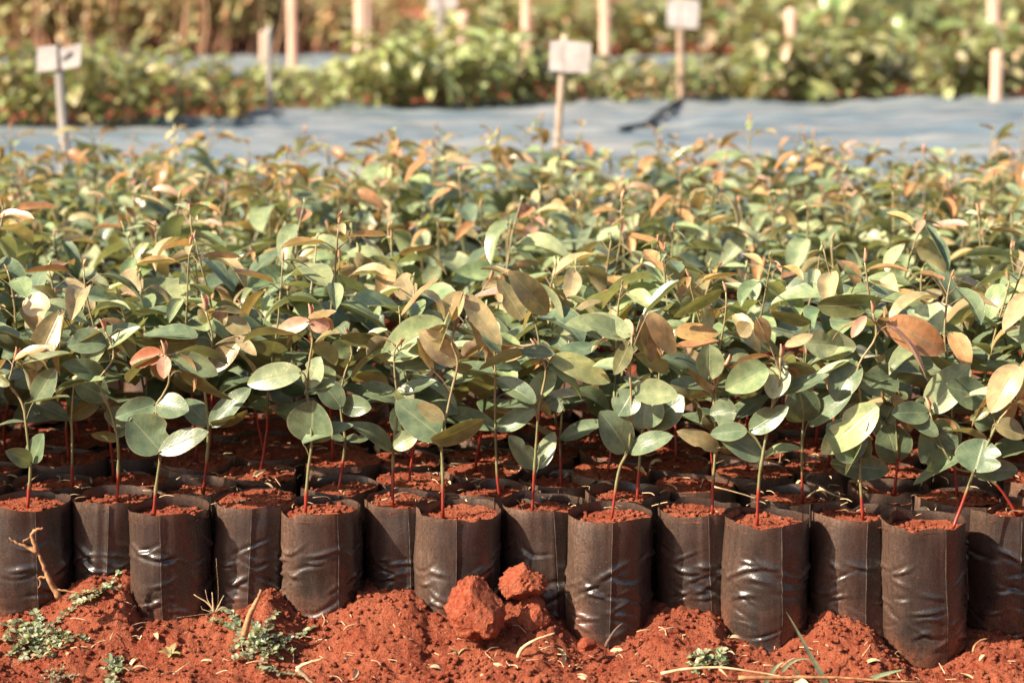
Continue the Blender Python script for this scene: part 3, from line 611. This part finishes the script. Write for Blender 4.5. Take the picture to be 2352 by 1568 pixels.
# ------------------------------------------------------------------ ground
def grid_axis(a, b, step, lo, hi):
    mid = list(np.arange(a, b + 1e-9, step)); s = step; up = []; v = b
    while v < hi: s *= 1.28; v += s; up.append(min(v, hi))
    s = step; dn = []; v = a
    while v > lo: s *= 1.28; v -= s; dn.append(max(v, lo))
    return np.array(dn[::-1] + mid + up)
xs = grid_axis(-0.80, 0.80, 0.0036, -400, 400); ys = grid_axis(2.26, 2.70, 0.0036, -40, 900)
ys = np.unique(np.concatenate([ys, np.arange(4.5, 14, 0.25)]))
gm = MB(); V = [(x, y, gz(x, y)) for y in ys for x in xs]; m_ = len(xs)
gm.add(V, [(i * m_ + j, i * m_ + j + 1, (i + 1) * m_ + j + 1, (i + 1) * m_ + j) for i in range(len(ys) - 1) for j in range(m_ - 1)])
tag(gm.obj('ground', [SOIL]), 'bare red earth mounded against the bags', 'ground', None, 'structure')
cm = MB(); rc = random.Random(5)
for _ in range(13000):
    x = rc.uniform(-0.74, 0.74); y = 2.30 + 0.32 * rc.random() - 0.068 * x
    if y > row_y(x) - 0.02 and any((x - a) ** 2 + (y - b) ** 2 < 0.06 ** 2 for a, b in placed): continue
    s = 0.00062 / max(0.10, rc.random()) ** 0.85 * rc.uniform(0.7, 1.1); clod(cm, (x, y, gz(x, y) + s * 0.25), s, rc)
tag(cm.obj('soil_crumbs', [SOIL]), 'loose crumbs of red soil scattered over the foreground earth', 'soil crumbs', None, 'stuff')

# ------------------------------------------------------------------ clods and rocks
def rock(name, label, cx, cy, wpx, hpx, Y, seed, taper=0.0, skew=0.0, grp='red clods heaped before the bags', planes0=None):
    import bmesh
    bm = bmesh.new(); bmesh.ops.create_icosphere(bm, subdivisions=5, radius=1.0)
    rr_ = random.Random(seed); planes = [(Vector((rr_.gauss(0, 1), rr_.gauss(0, 1) - 0.5, rr_.gauss(0, 1))).normalized(), rr_.uniform(0.55, 0.8)) for _ in range(13)]
    planes = planes0 or planes
    c = px(cx, cy, Y); s = (FPX / 2.62); a, b = wpx / 2 / s, hpx / 2 / s
    for v in bm.verts:
        p = v.co.copy(); q = p * 1.0
        d, _p = noise.voronoi(p * 1.3 + Vector((seed, 0, 0))); k = 1 + 0.22 * (d[1] - d[0]) - 0.09
        k += 0.26 * noise.noise(p * 1.9 + Vector((seed, 3, 1))) + 0.13 * noise.noise(p * 5.5 + Vector((seed, 1, 7))) + 0.10 * noise.noise(p * 12 + Vector((0, seed, 1))) + 0.07 * noise.noise(p * 30 + Vector((0, seed, 5)))
        for pn, pd in planes:
            e_ = p.dot(pn) * k - pd
            if e_ > 0: p = p - pn * (e_ * 0.92)
        tz = p.z; f = 1 - taper * (tz + 1) / 2
        v.co = Vector((p.x * k * f * a + skew * (tz + 1) / 2 * a, p.y * k * f * a * 0.85, tz * k * b))
    me = bpy.data.meshes.new(name); bm.to_mesh(me); bm.free(); me.materials.append(ROCK)
    me.polygons.foreach_set('use_smooth', [True] * len(me.polygons))
    return tag(link(name, me, None, tuple(c)), label, 'clod', grp)
rock('soil_clod', 'large pale red pointed clod leaning against the middle front bag', 1098, 1396, 166, 142, 2.475, 4.0, 0.34, -0.2, planes0=[(Vector(q[:3]).normalized(), q[3]) for q in ((-.8, -.5, .5, .6), (.7, -.5, .6, .6), (.15, -.95, .15, .62), (-.1, -.3, .95, .85), (.9, -.4, -.15, .78), (-.9, -.3, -.3, .82), (-.3, -.9, -.35, .7))])
rock('soil_clod', 'rounded red clod lodged highest, between the two middle front bags', 1200, 1340, 106, 78, 2.535, 5.3, 0.0, 0.0, planes0=[(Vector((.6, -.6, .5)).normalized(), .78), (Vector((-.5, -.8, .2)).normalized(), .75), (Vector((-.6, -.2, .7)).normalized(), .8), (Vector((.2, -.6, -.8)).normalized(), .75)])
rock('soil_clod', 'smallest red clod tucked under the rounded one', 1226, 1390, 62, 54, 2.53, 9.1)
rock('soil_clod', 'broken lump of red soil right of the large pointed clod, half buried', 1228, 1428, 112, 84, 2.515, 13.7, 0.45, -0.1)
rock('soil_clod', 'small dark red clod half buried left of the rightmost front bag', 1905, 1422, 62, 44, 2.53, 17.2, 0.3)
rock('soil_clod', 'low red clod at the foot of the bent-stem seedling bag', 1345, 1478, 60, 40, 2.46, 23.2, 0.3)

# ------------------------------------------------------------------ twigs, straw, weeds
def stick(name, label, cat, z, paths, Y, mat_, rad, grp=None, tilt=0.0):
    mb = MB(); ref = zp(z, paths[0][0], Y)
    for i, p in enumerate(paths):
        P = spline([zp(z, q, Y - tilt * k) for k, q in enumerate(p)], 4) - ref
        P = P + np.random.RandomState(len(p) + i).normal(0, rad * 0.09, P.shape)
        tube(mb, P, np.linspace(rad * (0.75 ** i), rad * 0.32 * (0.8 ** i), len(P)), n=7)
    return tag(mb.obj(name, [mat_], None, tuple(ref)), label, cat, grp)
stick('dead_twig', 'forked dead root twig standing before the leftmost bag', 'twig', 1, [[(385, 1015), (345, 950), (318, 905), (290, 830), (262, 760), (235, 718)], [(235, 720), (225, 670), (206, 618), (222, 585), (250, 575), (280, 567)], [(235, 722), (190, 698), (140, 675), (95, 655), (60, 632)], [(318, 905), (285, 885), (252, 888), (262, 920), (252, 950)], [(370, 960), (430, 975), (500, 982), (560, 975), (605, 955)], [(150, 655), (180, 635), (205, 620)]], 2.50, DRY, 0.0046)
stick('dry_stick', 'short pale split stick standing before the bag without a seedling', 'stick', 1, [[(1575, 1270), (1600, 1170), (1635, 1080), (1660, 1030), (1685, 968)]], 2.47, DRY, 0.005)
stick('dry_stalk', 'flattened straw-coloured stalk at bottom edge below the middle weed', 'stalk', 1, [[(1915, 1470), (1960, 1510), (2010, 1560), (2050, 1600)], [(1915, 1470), (1990, 1435), (2080, 1408)]], 2.40, STRAW, 0.0035)
stick('dry_stalk', 'curved dry stalk lying below the half buried lump of soil', 'stalk', 2, [[(1150, 1405), (1165, 1360), (1210, 1315), (1290, 1275), (1385, 1245)]], 2.455, STRAW, 0.0030)
stick('dark_twig', 'short dark twig against the bag right of the clods', 'twig', 2, [[(1715, 1330), (1740, 1280), (1775, 1225), (1825, 1180)]], 2.475, DARKTWIG, 0.0028)
stick('root_tuft', 'spiky tuft of dry roots between two bags left of centre', 'roots', 1, [[(1380, 1110), (1375, 1060), (1370, 980)], [(1390, 1115), (1340, 1050), (1250, 995)], [(1390, 1110), (1420, 1050), (1445, 1000)], [(1400, 1120), (1345, 1040), (1325, 965)], [(1390, 1110), (1440, 1075), (1480, 1095)], [(1380, 1115), (1310, 1090), (1300, 1070)], [(1385, 1110), (1365, 1190), (1355, 1200)], [(1400, 1090), (1410, 1000), (1395, 760)], [(1420, 1110), (1330, 1120), (1140, 1145)]], 2.50, STRAW, 0.0016)
stick('bent_root', 'thin orange root poking from the soil at the right edge', 'root', 3, [[(1995, 1365), (2010, 1320), (2045, 1290), (2085, 1280)]], 2.49, DRY, 0.0020)
stick('dry_stalk', 'long pale straw lying along the bottom edge at right', 'stalk', 3, [[(-20, 1505), (150, 1475), (350, 1465), (560, 1490), (760, 1525), (900, 1570)], [(350, 1466), (450, 1560)]], 2.40, STRAW, 0.0022)
stick('dry_stalk', 'brown flat straw lying under the green grass blades at right', 'stalk', 3, [[(480, 1535), (800, 1530), (1100, 1530), (1400, 1550), (1650, 1562)]], 2.395, DRY, 0.0028)
stick('dry_stalk', 'thin pale straw crossing two bag rims at right', 'stalk', 3, [[(320, 298), (480, 340), (640, 390), (710, 408)]], 2.66, STRAW, 0.0012)
stick('dry_stalk', 'broken straw with a bend lying between bag rims at right', 'stalk', 3, [[(920, 370), (1000, 320), (1080, 345), (1180, 382)], [(1000, 305), (1100, 350)]], 2.67, STRAW, 0.0016)

def blade(mb, z, pts, wd, Y, tint, mi=0):
    P = spline([zp(z, p, Y) for p in pts], 5); k = len(P); V = []; UV = []
    for i, p in enumerate(P):
        u = i / (k - 1); t = unit(P[min(i + 1, k - 1)] - P[max(0, i - 1)]); s = unit(np.cross(t, (0.2, -0.9, 0.35))); h = wd * (1 - u) ** 0.7 * min(1, u * 6 + 0.4)
        V += [p - s * h, p + np.array((0, 0.0006, -0.0006)), p + s * h]; UV += [(0, u), (0.5, u), (1, u)]
    mb.add(V, [(i * 3 + j, i * 3 + j + 1, i * 3 + j + 4, i * 3 + j + 3) for i in range(k - 1) for j in range(2)], UV, tint, mi)
gmb = MB()
for pts, wd in (([(1070, 1620), (1010, 1500), (930, 1360), (860, 1230), (785, 1100)], 0.0042), ([(640, 1600), (680, 1520), (730, 1455), (780, 1425)], 0.0038), ([(760, 1495), (810, 1440), (870, 1412), (945, 1408)], 0.0026), ([(900, 1580), (860, 1500), (790, 1430)], 0.0018), ([(1220, 1580), (1340, 1535), (1450, 1500), (1555, 1475)], 0.0042), ([(1060, 1600), (1010, 1560), (950, 1470)], 0.0016)):
    blade(gmb, 3, pts, wd, 2.405, jit((0.25, 0.30, 0.19), rc))
tag(gmb.obj('grass_tuft', [LEAF]), 'sparse tuft of long grey-green grass blades at the bottom right', 'grass tuft')
def weed(label, cx, cy, rx, ry, nst, seed, runners=(), grp='small creeping weeds on the red soil', lf=0.0068):
    r = random.Random(seed); st, lv = MB(), MB(); c = ghit(cx, cy); t = thing('creeping_weed', label, 'weed', c, grp)
    ends = [(cx + rx * math.cos(a) * r.uniform(0.5, 1), cy + ry * math.sin(a) * r.uniform(0.4, 1)) for a in [2 * math.pi * (i + r.random() * 0.7) / nst for i in range(nst)]]
    paths = [[(cx + r.gauss(0, 8), cy + r.gauss(0, 6)), ((cx + e[0]) / 2 + r.gauss(0, 10), (cy + e[1]) / 2 + r.gauss(0, 6)), e] for e in ends] + [list(p) for p in runners]
    for p in paths:
        q = spline(np.array([(a, b, 0) for a, b in p]), 7); W = []
        for i, (a, b, _) in enumerate(q):
            h = ghit(a, min(b, 1620)); h = h + np.array((0, 0, 0.004 + 0.006 * r.random() * (1 - abs(2 * i / len(q) - 1)))); W.append(h - c)
        W = np.array(W); tube(st, W, np.linspace(0.0009, 0.0005, len(W)), (0.32, 0.13, 0.09), 5)
        seg = np.linalg.norm(np.diff(W, axis=0), axis=1).sum(); k = max(4, int(seg / 0.0052))
        for i in range(k):
            u = (i + 0.5) / k; f = u * (len(W) - 1); a = int(f); pt = W[a] + (W[min(a + 1, len(W) - 1)] - W[a]) * (f - a); d = unit(W[min(a + 1, len(W) - 1)] - W[max(0, a - 1)])
            for sgn in (-1, 1):
                sd2 = unit(np.cross(d, (0, 0, 1)) * sgn + d * 0.35 + np.array((r.gauss(0, 0.4), r.gauss(0, 0.4), r.uniform(0, 0.9))))
                L = lf * r.uniform(0.7, 1.35); leaf(lv, pt, sd2, (r.gauss(0, 0.4), -0.3 + r.gauss(0, 0.3), 1), L, L * 0.72, 0.3, 0.3, jit((0.25, 0.285, 0.185), r, 0.3), 5, 2, 0.95, 0.6, rnd=r)
    st.obj('stem', [STEM], t); lv.obj('leaves', [LEAF], t); return t
weed('dense grey-green creeping weed in the lower left corner', 82, 1478, 105, 72, 21, 1, [[(110, 1450), (150, 1420), (172, 1400), (178, 1375)], [(172, 1400), (215, 1380), (250, 1355), (290, 1300)], [(150, 1385), (190, 1372), (230, 1368), (275, 1360)], [(120, 1480), (160, 1470), (205, 1478)]])
weed('open creeping weed with long runners below the seedling bag left of centre', 590, 1490, 85, 62, 15, 2, [[(560, 1470), (510, 1440), (480, 1432)], [(560, 1460), (530, 1420), (485, 1405)], [(600, 1470), (612, 1440), (640, 1412)], [(640, 1490), (690, 1465), (722, 1450)], [(590, 1540), (640, 1555), (700, 1560)]])
weed('small upright sprig of weed at bottom edge between the two larger weeds', 265, 1545, 42, 40, 7, 3)
weed('sparse sprig of creeping weed at the bottom edge right of centre', 1630, 1525, 62, 34, 9, 4, [[(1575, 1518), (1620, 1515), (1660, 1540)]])
weed('withered grey weed scraps at the very bottom left', 130, 1562, 60, 22, 8, 6, lf=0.0035)
rt = thing('rosette_seedling', 'tiny pale yellow rosette seedling alone on the bare soil at left', 'sprout', ghit(392, 1512)); rl = MB()
for a, el, L in ((3.6, 0.5, 0.016), (5.6, 0.4, 0.017), (1.2, 1.0, 0.018), (2.4, 0.9, 0.014), (4.7, 0.2, 0.013)):
    leaf(rl, (0, 0, 0.006), (math.cos(a), math.sin(a), el), (0, -0.4, 1), L, L * 0.5, 0.5, 0.4, jit((0.38, 0.33, 0.16), rc), 6, 2)
rl.obj('leaves', [LEAF], rt); rs_ = MB(); tube(rs_, [(0, 0, -0.004), (0, 0, 0.007)], 0.0012, GRN); rs_.obj('stem', [STEM], rt)
spm = MB(); sp0 = ghit(1052, 1505)
for a, L in ((0.4, 0.016), (2.6, 0.015)):
    leaf(spm, (0, 0, 0), (math.cos(a) * 0.5, 0, 1), (-math.cos(a), -0.4, 0.3), L, 0.004, 1.2, 0.3, (0.3, 0.36, 0.22), 6, 2)
tag(spm.obj('sprout', [LEAF], None, tuple(sp0)), 'thin two-leaved green sprout below the large pointed clod', 'sprout')
lit = MB(); rl_ = random.Random(21)               # dry scraps lying on the bag soil and on the ground
for _ in range(800):
    x = rl_.uniform(-0.75, 0.75)
    if rl_.random() < 0.3: y = 2.40 + 0.12 * rl_.random() - 0.068 * x; z = gz(x, y) + 0.003
    else: y = 2.60 + 0.65 * rl_.random() - 0.068 * x; z = RIM - 0.004 + rl_.random() * 0.005
    a = rl_.uniform(0, 6.28); L = rl_.uniform(0.006, 0.03); d = np.array((math.cos(a), math.sin(a), rl_.gauss(0, 0.2)))
    p = np.array((x, y, z))
    if rl_.random() < 0.75: tube(lit, spline([p, p + d * L * 0.5 + np.array((rl_.gauss(0, .003), rl_.gauss(0, .003), 0.002)), p + d * L], 3), rl_.uniform(0.0003, 0.0007), n=4)
    else: leaf(lit, p, d, (rl_.gauss(0, .5), rl_.gauss(0, .5), 1), L, L * 0.4, 0.9, 0.5, (0.3, 0.18, 0.09), 5, 2)
tag(lit.obj('dry_litter', [STRAW]), 'scraps of straw and dry rootlets lying over the soil', 'litter', None, 'stuff')

# ------------------------------------------------------------------ grey sheet behind the bed
def sheet(name, label, near, far, z_off, mat_, n=110, m=60, hem=0.0):
    mb = MB(); V = []
    for j in range(m + 1):
        for i in range(n + 1):
            x = -3.2 + 6.4 * i / n; yn = float(np.interp(x, *near)); yf = float(np.interp(x, *far)); y = yn + (yf - yn) * j / m
            V.append((x, y, base_z(y) + z_off + 0.02 * nz(x * 2.0, y * 2.2, 8) + 0.030 * abs(nz(x * 1.6 + y * 1.5, y * 6, 4)) + 0.026 * abs(nz(x * 5, y * 4, 2)) + 0.014 * nz(x * 2.5, y * 16, 6)))
    F = [(j * (n + 1) + i, j * (n + 1) + i + 1, (j + 1) * (n + 1) + i + 1, (j + 1) * (n + 1) + i) for j in range(m) for i in range(n)]
    k = len(V); V2 = [(a, b, c - 0.004) for a, b, c in V]; mb.add(V + V2, F + [tuple(i + k for i in f)[::-1] for f in F])
    return tag(mb.obj(name, [mat_]), label, 'ground sheet')
edge = [hit(a, b) for a, b in ((-300, 302), (0, 300), (540, 290), (625, 266), (1150, 248), (1700, 240), (2352, 236), (2700, 234))]
EX, EY = [p[0] for p in edge], [p[1] for p in edge]
sheet('ground_sheet', 'blue-grey plastic sheet spread over the bank behind the near bed', ([-3, 3], [5.75, 5.55]), (EX, EY), 0.02, SHEET)
sheet('ground_sheet', 'far grey plastic sheet on the path beyond the second bed', ([-3, 3], [10.6, 10.6]), ([-3, 3], [12.4, 12.4]), 0.02, SHEET)
def strap(label, pts, wd, Y, lift=0.02):
    mb = MB(); P = []
    for a, b in pts:
        d = ray(a, b); Y = 3.0
        while Y < 14 and px(a, b, Y)[2] > base_z(Y) + lift: Y += 0.02
        P.append(px(a, b, Y))
    P = spline(P, 5); tube(mb, P, wd, n=8); return mb, P
mb, P = strap('', [(1580, 224), (1560, 232), (1520, 258), (1488, 284), (1472, 290), (1425, 297)], [0.012], 7, 0.05)
tag(mb.obj('black_hose', [BLACK]), 'thin black strip lying bent across the grey sheet right of centre', 'strip')

# ------------------------------------------------------------------ background beds
def far_plant(seed, kind):
    r = random.Random(seed); st, lv = MB(), MB()
    if kind == 'bushy': H, nl, L, ar, tn, dr = 0.22, 30, (0.045, 0.075), 0.55, [(0.179, 0.210, 0.084), (0.302, 0.333, 0.142), (0.423, 0.437, 0.215), (0.415, 0.343, 0.183)], (-0.5, 0.6)
    elif kind == 'droop': H, nl, L, ar, tn, dr = 0.24, 24, (0.09, 0.145), 0.34, [(0.335, 0.372, 0.155), (0.467, 0.487, 0.229), (0.246, 0.290, 0.110), (0.558, 0.555, 0.324)], (-0.3, 0.7)
    elif kind == 'mixed': H, nl, L, ar, tn, dr = 0.25, 24, (0.075, 0.125), 0.50, [(0.268, 0.284, 0.136), (0.412, 0.418, 0.222), (0.526, 0.421, 0.280), (0.212, 0.242, 0.105)], (-0.6, 0.6)
    elif kind == 'tall': H, nl, L, ar, tn, dr = 0.50, 150, (0.06, 0.10), 0.55, [(0.220, 0.205, 0.095), (0.363, 0.329, 0.162), (0.526, 0.456, 0.248), (0.536, 0.351, 0.191)], (-0.6, 0.6)
    else: H, nl, L, ar, tn, dr = 0.46, 16, (0.12, 0.17), 0.52, [(0.291, 0.367, 0.170), (0.380, 0.440, 0.229), (0.228, 0.296, 0.130)], (-1.1, 0.3)
    H *= r.uniform(0.85, 1.15); P = [np.zeros(3)]
    for i in range(5): P.append(P[-1] + np.array((r.gauss(0, 0.06) * H / 5, r.gauss(0, 0.06) * H / 5, H / 5)))
    P = np.array(P); c = np.array((0.62, 0.34, 0.20)) if kind == 'tall' else np.array((0.20, 0.14, 0.07)); tube(st, P, np.linspace(0.006, 0.0025, 6) * (1 if kind == 'tall' else 0.7), c)
    if kind == 'tall':
        for _ in range(10):
            o_ = np.array((r.gauss(0, 0.12), r.gauss(0, 0.12), 0)); tube(st, P * np.array((1, 1, r.uniform(0.6, 0.95))) + o_ * np.linspace(1, 1.3, 6)[:, None], np.linspace(0.007, 0.004, 6), c * r.uniform(0.7, 1.3))
    lo = 0.26 if kind == 'tall' else 0.12 if kind != 'large' else 0.25
    for i in range(nl):
        u = lo + (1 - lo) * (i + r.random()) / nl; b = np.array([np.interp(u, np.linspace(0, 1, 6), P[:, k]) for k in range(3)])
        a = i * 2.4 + r.gauss(0, 0.4); el = r.uniform(*dr); out = np.array((math.cos(a), math.sin(a), 0)); ll = r.uniform(*L)
        pet = out * ll * r.uniform(0.1, 2.2 if kind == 'tall' else 0.6) + np.array((0, 0, ll * 0.25)); tube(st, [b, b + pet * 0.5, b + pet], 0.0012, c, 4, cap=False)
        ax = out * math.cos(el) + np.array((0, 0, math.sin(el)))
        leaf(lv, b + pet, ax, np.array((0, 0, math.cos(el))) - out * math.sin(el) + np.array((r.gauss(0, .25), r.gauss(0, .25), 0)), ll, ll * ar, r.uniform(0.5, 1.9 if kind in ('droop', 'large') else 1.0), 0.3, jit(r.choice(tn), r, 0.2), 6, 2, rnd=r)
    return st.mesh('stem', [STEM]), lv.mesh('leaves', [LEAF])
FP = {k: [far_plant(i * 7 + j * 31 + 5, k) for j in range(5)] for i, k in enumerate(('bushy', 'droop', 'mixed', 'tall', 'large'))}
INFO = {'bushy': ('bushy_seedling', 'dark green bushy seedling in the second bed beyond the grey sheet at left', 'bushy seedlings in the second bed'),
        'droop': ('drooping_seedling', 'light green seedling with long drooping leaves in the second bed', 'drooping light green seedlings in the second bed'),
        'mixed': ('leafy_seedling', 'mixed green broad-leaved seedling in the second bed at right', 'broad-leaved seedlings in the second bed'),
        'tall': ('tall_seedling', 'tall dark seedling with bare reddish stems in the far bed at left', 'tall dark seedlings in the far bed'),
        'large': ('large_leaf_seedling', 'large-leaved bright green plant standing in the far bed at top right', 'large-leaved plants in the far bed')}
def put(kind, x, y, sc, label=None, group=None):
    nm, lb, gr = INFO[kind]; t = thing(nm, label or lb, 'seedling', (x, y, base_z(y)), group or gr); st, lv = rf.choice(FP[kind])
    t.rotation_euler.z = rf.uniform(0, 6.28); t.scale = (sc, sc, sc); link('stem', st, t); link('leaves', lv, t); return t
rf = random.Random(77)
pix = lambda x, y: 1176 + FPX * x / (y * ca + (CZ - base_z(y)) * sa)
for j in range(5):
    x = -2.75
    while x < 2.75:
        xx = x + rf.gauss(0, 0.02); ye = float(np.interp(xx, EX, EY)); y = ye - 0.20 + j * 0.14 + rf.gauss(0, 0.03); p = pix(xx, y)
        x += 0.115
        if not -40 < p < 2392: continue
        if rf.random() < 0.16: continue
        kind = 'bushy' if p < 560 else 'droop' if p < 1220 else 'mixed'
        if kind == 'mixed' and rf.random() < 0.25: kind2 = 'droop'
        put(kind, xx, y, rf.uniform(0.68, 1.2) * (0.72 if 540 < p < 860 else 1) * (1.2 if kind == 'bushy' else 0.62 if 1250 < p < 1680 else 1))
LBM = 'green and rust-brown seedling in the far bed beyond the second sheet'
for j in range(5):
    x = -4.2
    while x < 4.2:
        xx = x + rf.gauss(0, 0.04); y = 12.6 + j * 0.28 + rf.gauss(0, 0.05); p = pix(xx, y); x += 0.15 if pix(x, 12.5) < 900 else 0.24
        if not -40 < p < 2392: continue
        if p < 620: put('tall', xx, y, rf.uniform(0.85, 1.1))
        elif p < 900: put('tall', xx, y, rf.uniform(0.5, 0.75), 'medium rust-green seedling in the far bed behind the pale stakes', 'medium seedlings in the far bed')
        elif 900 <= p < 1020: put('mixed', xx, y, rf.uniform(0.6, 0.9), LBM, 'green and rust seedlings in the far bed')
        elif p > 1850 and rf.random() < 0.3: put('large', xx, y, rf.uniform(0.8, 1.1))
        else: put('mixed', xx, y, rf.uniform(1.0, 1.55), LBM, 'green and rust seedlings in the far bed')
for i, (a, b) in enumerate(((1905, 12.0), (1985, 11.9), (2070, 12.0))):
    put('large', (a - 1176) / FPX * b, b, 1.15, ('leftmost', 'middle', 'rightmost')[i] + ' of the three tall bright large-leaved plants at the top right', 'tall bright large-leaved plants')
for i in range(26):
    x = -5.6 + 11.4 * (i + rf.random() * 0.6) / 26; y = 18 + rf.uniform(-1, 1.5)
    put('tall', x, y, rf.uniform(1.0, 1.5), 'far blurred shrub along the top edge of the photo', 'far shrubs along the top edge')

# ------------------------------------------------------------------ stakes and signs
def stake(label, x0, ytop, x1, ybot, wpx, Y, mat_=WOOD, name='wooden_stake', cat='stake', grp='pale wooden stakes among the beds', tip=True):
    b = px(x1, ybot, Y); a = px(x0, ytop, Y); d = unit(a - b); g = base_z(Y) - 0.06
    if b[2] > g: b = b + d * ((g - b[2]) / d[2])
    wd = wpx / FPX * Y / 2; mb = MB(); s = np.array((1, 0, 0)); f = np.array((0, 1, 0)); dp = wd * 0.6; L = np.linalg.norm(a - b)
    ring = lambda p, k: [p + s * wd * k * i + f * dp * k * j for i, j in ((-1, -.75), (-.85, -1), (.85, -1), (1, -.75), (1, .75), (.85, 1), (-.85, 1), (-1, .75))]
    pts = [(0, .55), (0.05, .9)] + [(u, 1 + 0.05 * nz(u * 7, x0)) for u in np.linspace(0.1, 0.94, 6)] + ([(0.985, 0.9), (1.0, 0.72)] if tip else [(1.0, 1.0)])
    V = []; n = 8
    for u, k in pts: V += ring(b + d * L * u + s * wd * 0.15 * nz(u * 5, x0 + 3), k)
    F = [(i * n + j, i * n + (j + 1) % n, (i + 1) * n + (j + 1) % n, (i + 1) * n + j) for i in range(len(pts) - 1) for j in range(n)] + [tuple(range(n))[::-1], tuple((len(pts) - 1) * n + j for j in range(n))]
    mb.add(V - b, F); o = mb.obj(name, [mat_], None, tuple(b)); return tag(o, label, cat, grp) if label else o
stake('tall pale stake, left of the two tallest at top left of centre', 670, -60, 672, 172, 20, 10.6)
stake('thick pale stake rising past the top edge, second tall one from the left', 828, -60, 828, 140, 25, 11.2)
stake('thin pinkish stake right behind the thick pale one', 843, -40, 843, 125, 14, 11.8)
stake('short pale stake with its top low among the leaves, left of the grey sign post', 972, 84, 972, 150, 20, 11.0)
stake('slanting pale stake just right of the grey sign post', 1066, 28, 1056, 112, 22, 11.3)
stake('pale stake near centre top, left of the middle white sign', 1209, -60, 1209, 140, 21, 10.6)
stake('pale stake near centre top, right of the middle white sign', 1388, -60, 1390, 130, 22, 11.0)
stake('short pale stake with visible top, right of the highest white sign', 1816, 20, 1820, 170, 22, 9.75)
stake('short pale stake with round top on the near side of the second bed at right', 2291, 116, 2288, 232, 23, float(np.interp(2.1, EX, EY)) - 0.35)
stake('pale stake cut by the top edge at far right', 2281, -50, 2284, 68, 24, 12.2)
stake('pale stake at the extreme right picture edge', 2350, 60, 2350, 130, 14, 12.0)
stake('pinkish stake behind the grey pipe at left', 605, 72, 605, 130, 15, 11.8)
stake('thin grey pipe standing at the corner of the grey sheet', 617, 64, 621, 252, 13, float(np.interp(-0.95, EX, EY)) - 0.42, GREYPOST, 'grey_pipe', 'pipe', None, False)
def sign(label, post, wpx, Y, panels, mat_=GREYPOST, mark=False):
    (x0, y0), (x1, y1) = post; b = px(x1, y1, Y); t = thing('sign', label, 'sign', (b[0], b[1], base_z(Y)), 'small white plant signs on posts')
    p = stake(None, x0, y0, x1, y1, wpx, Y, mat_, 'post', None, None, False); p.location = Vector(p.location) - t.location; p.parent = t
    for q in panels:
        c = np.mean([px(a, b_, Y) for a, b_ in q], axis=0); mb = MB(); V = []
        for dz_ in (-0.012, -0.009):
            V += [px(a, b_, Y) + np.array((0, dz_, 0)) for a, b_ in q]
        V = np.array(V) - np.array(t.location); mb.add(V, [(0, 1, 2, 3), (7, 6, 5, 4), (0, 4, 5, 1), (1, 5, 6, 2), (2, 6, 7, 3), (3, 7, 4, 0)])
        o = mb.obj('sign_panel', [PANEL], t); o.data.polygons.foreach_set('use_smooth', [False] * 6)
    if mark:
        mb = MB(); tube(mb, [px(a, b_, Y) + np.array((0, -0.0135, 0)) - np.array(t.location) for a, b_ in mark], 0.0025, n=6); mb.obj('painted_mark', [MARK], t)
    return t
sign('leftmost white sign, two small panels on a leaning grey post', ((132, 108), (152, 390)), 20, 5.45, [[(88, 108), (132, 104), (134, 160), (86, 166)], [(140, 112), (190, 98), (186, 152), (144, 160)]], mark=[(144, 136), (156, 128), (166, 120)])
sign('middle white sign on a leaning wooden post in front of the sheet', ((1297, 80), (1281, 320)), 16, 5.55, [[(1263, 95), (1296, 92), (1294, 165), (1261, 162)], [(1297, 93), (1358, 100), (1352, 168), (1295, 166)]], plain('weathered_post', (0.36, 0.27, 0.19), (0.5, 0.4, 0.3), 30))
sign('white sign at top right of centre on a slim post at the sheet corner', ((1561, -8), (1564, 216)), 15, 8.55, [[(1533, 0), (1561, 0), (1561, 64), (1531, 60)], [(1563, 0), (1606, 2), (1602, 66), (1563, 64)]], plain('brown_post', (0.36, 0.24, 0.16), (0.5, 0.36, 0.26), 30))
sign('far pale sign at the top edge on a grey post', ((1010, -20), (1012, 122)), 18, 11.0, [[(985, -30), (1050, -30), (1050, 18), (985, 22)]])
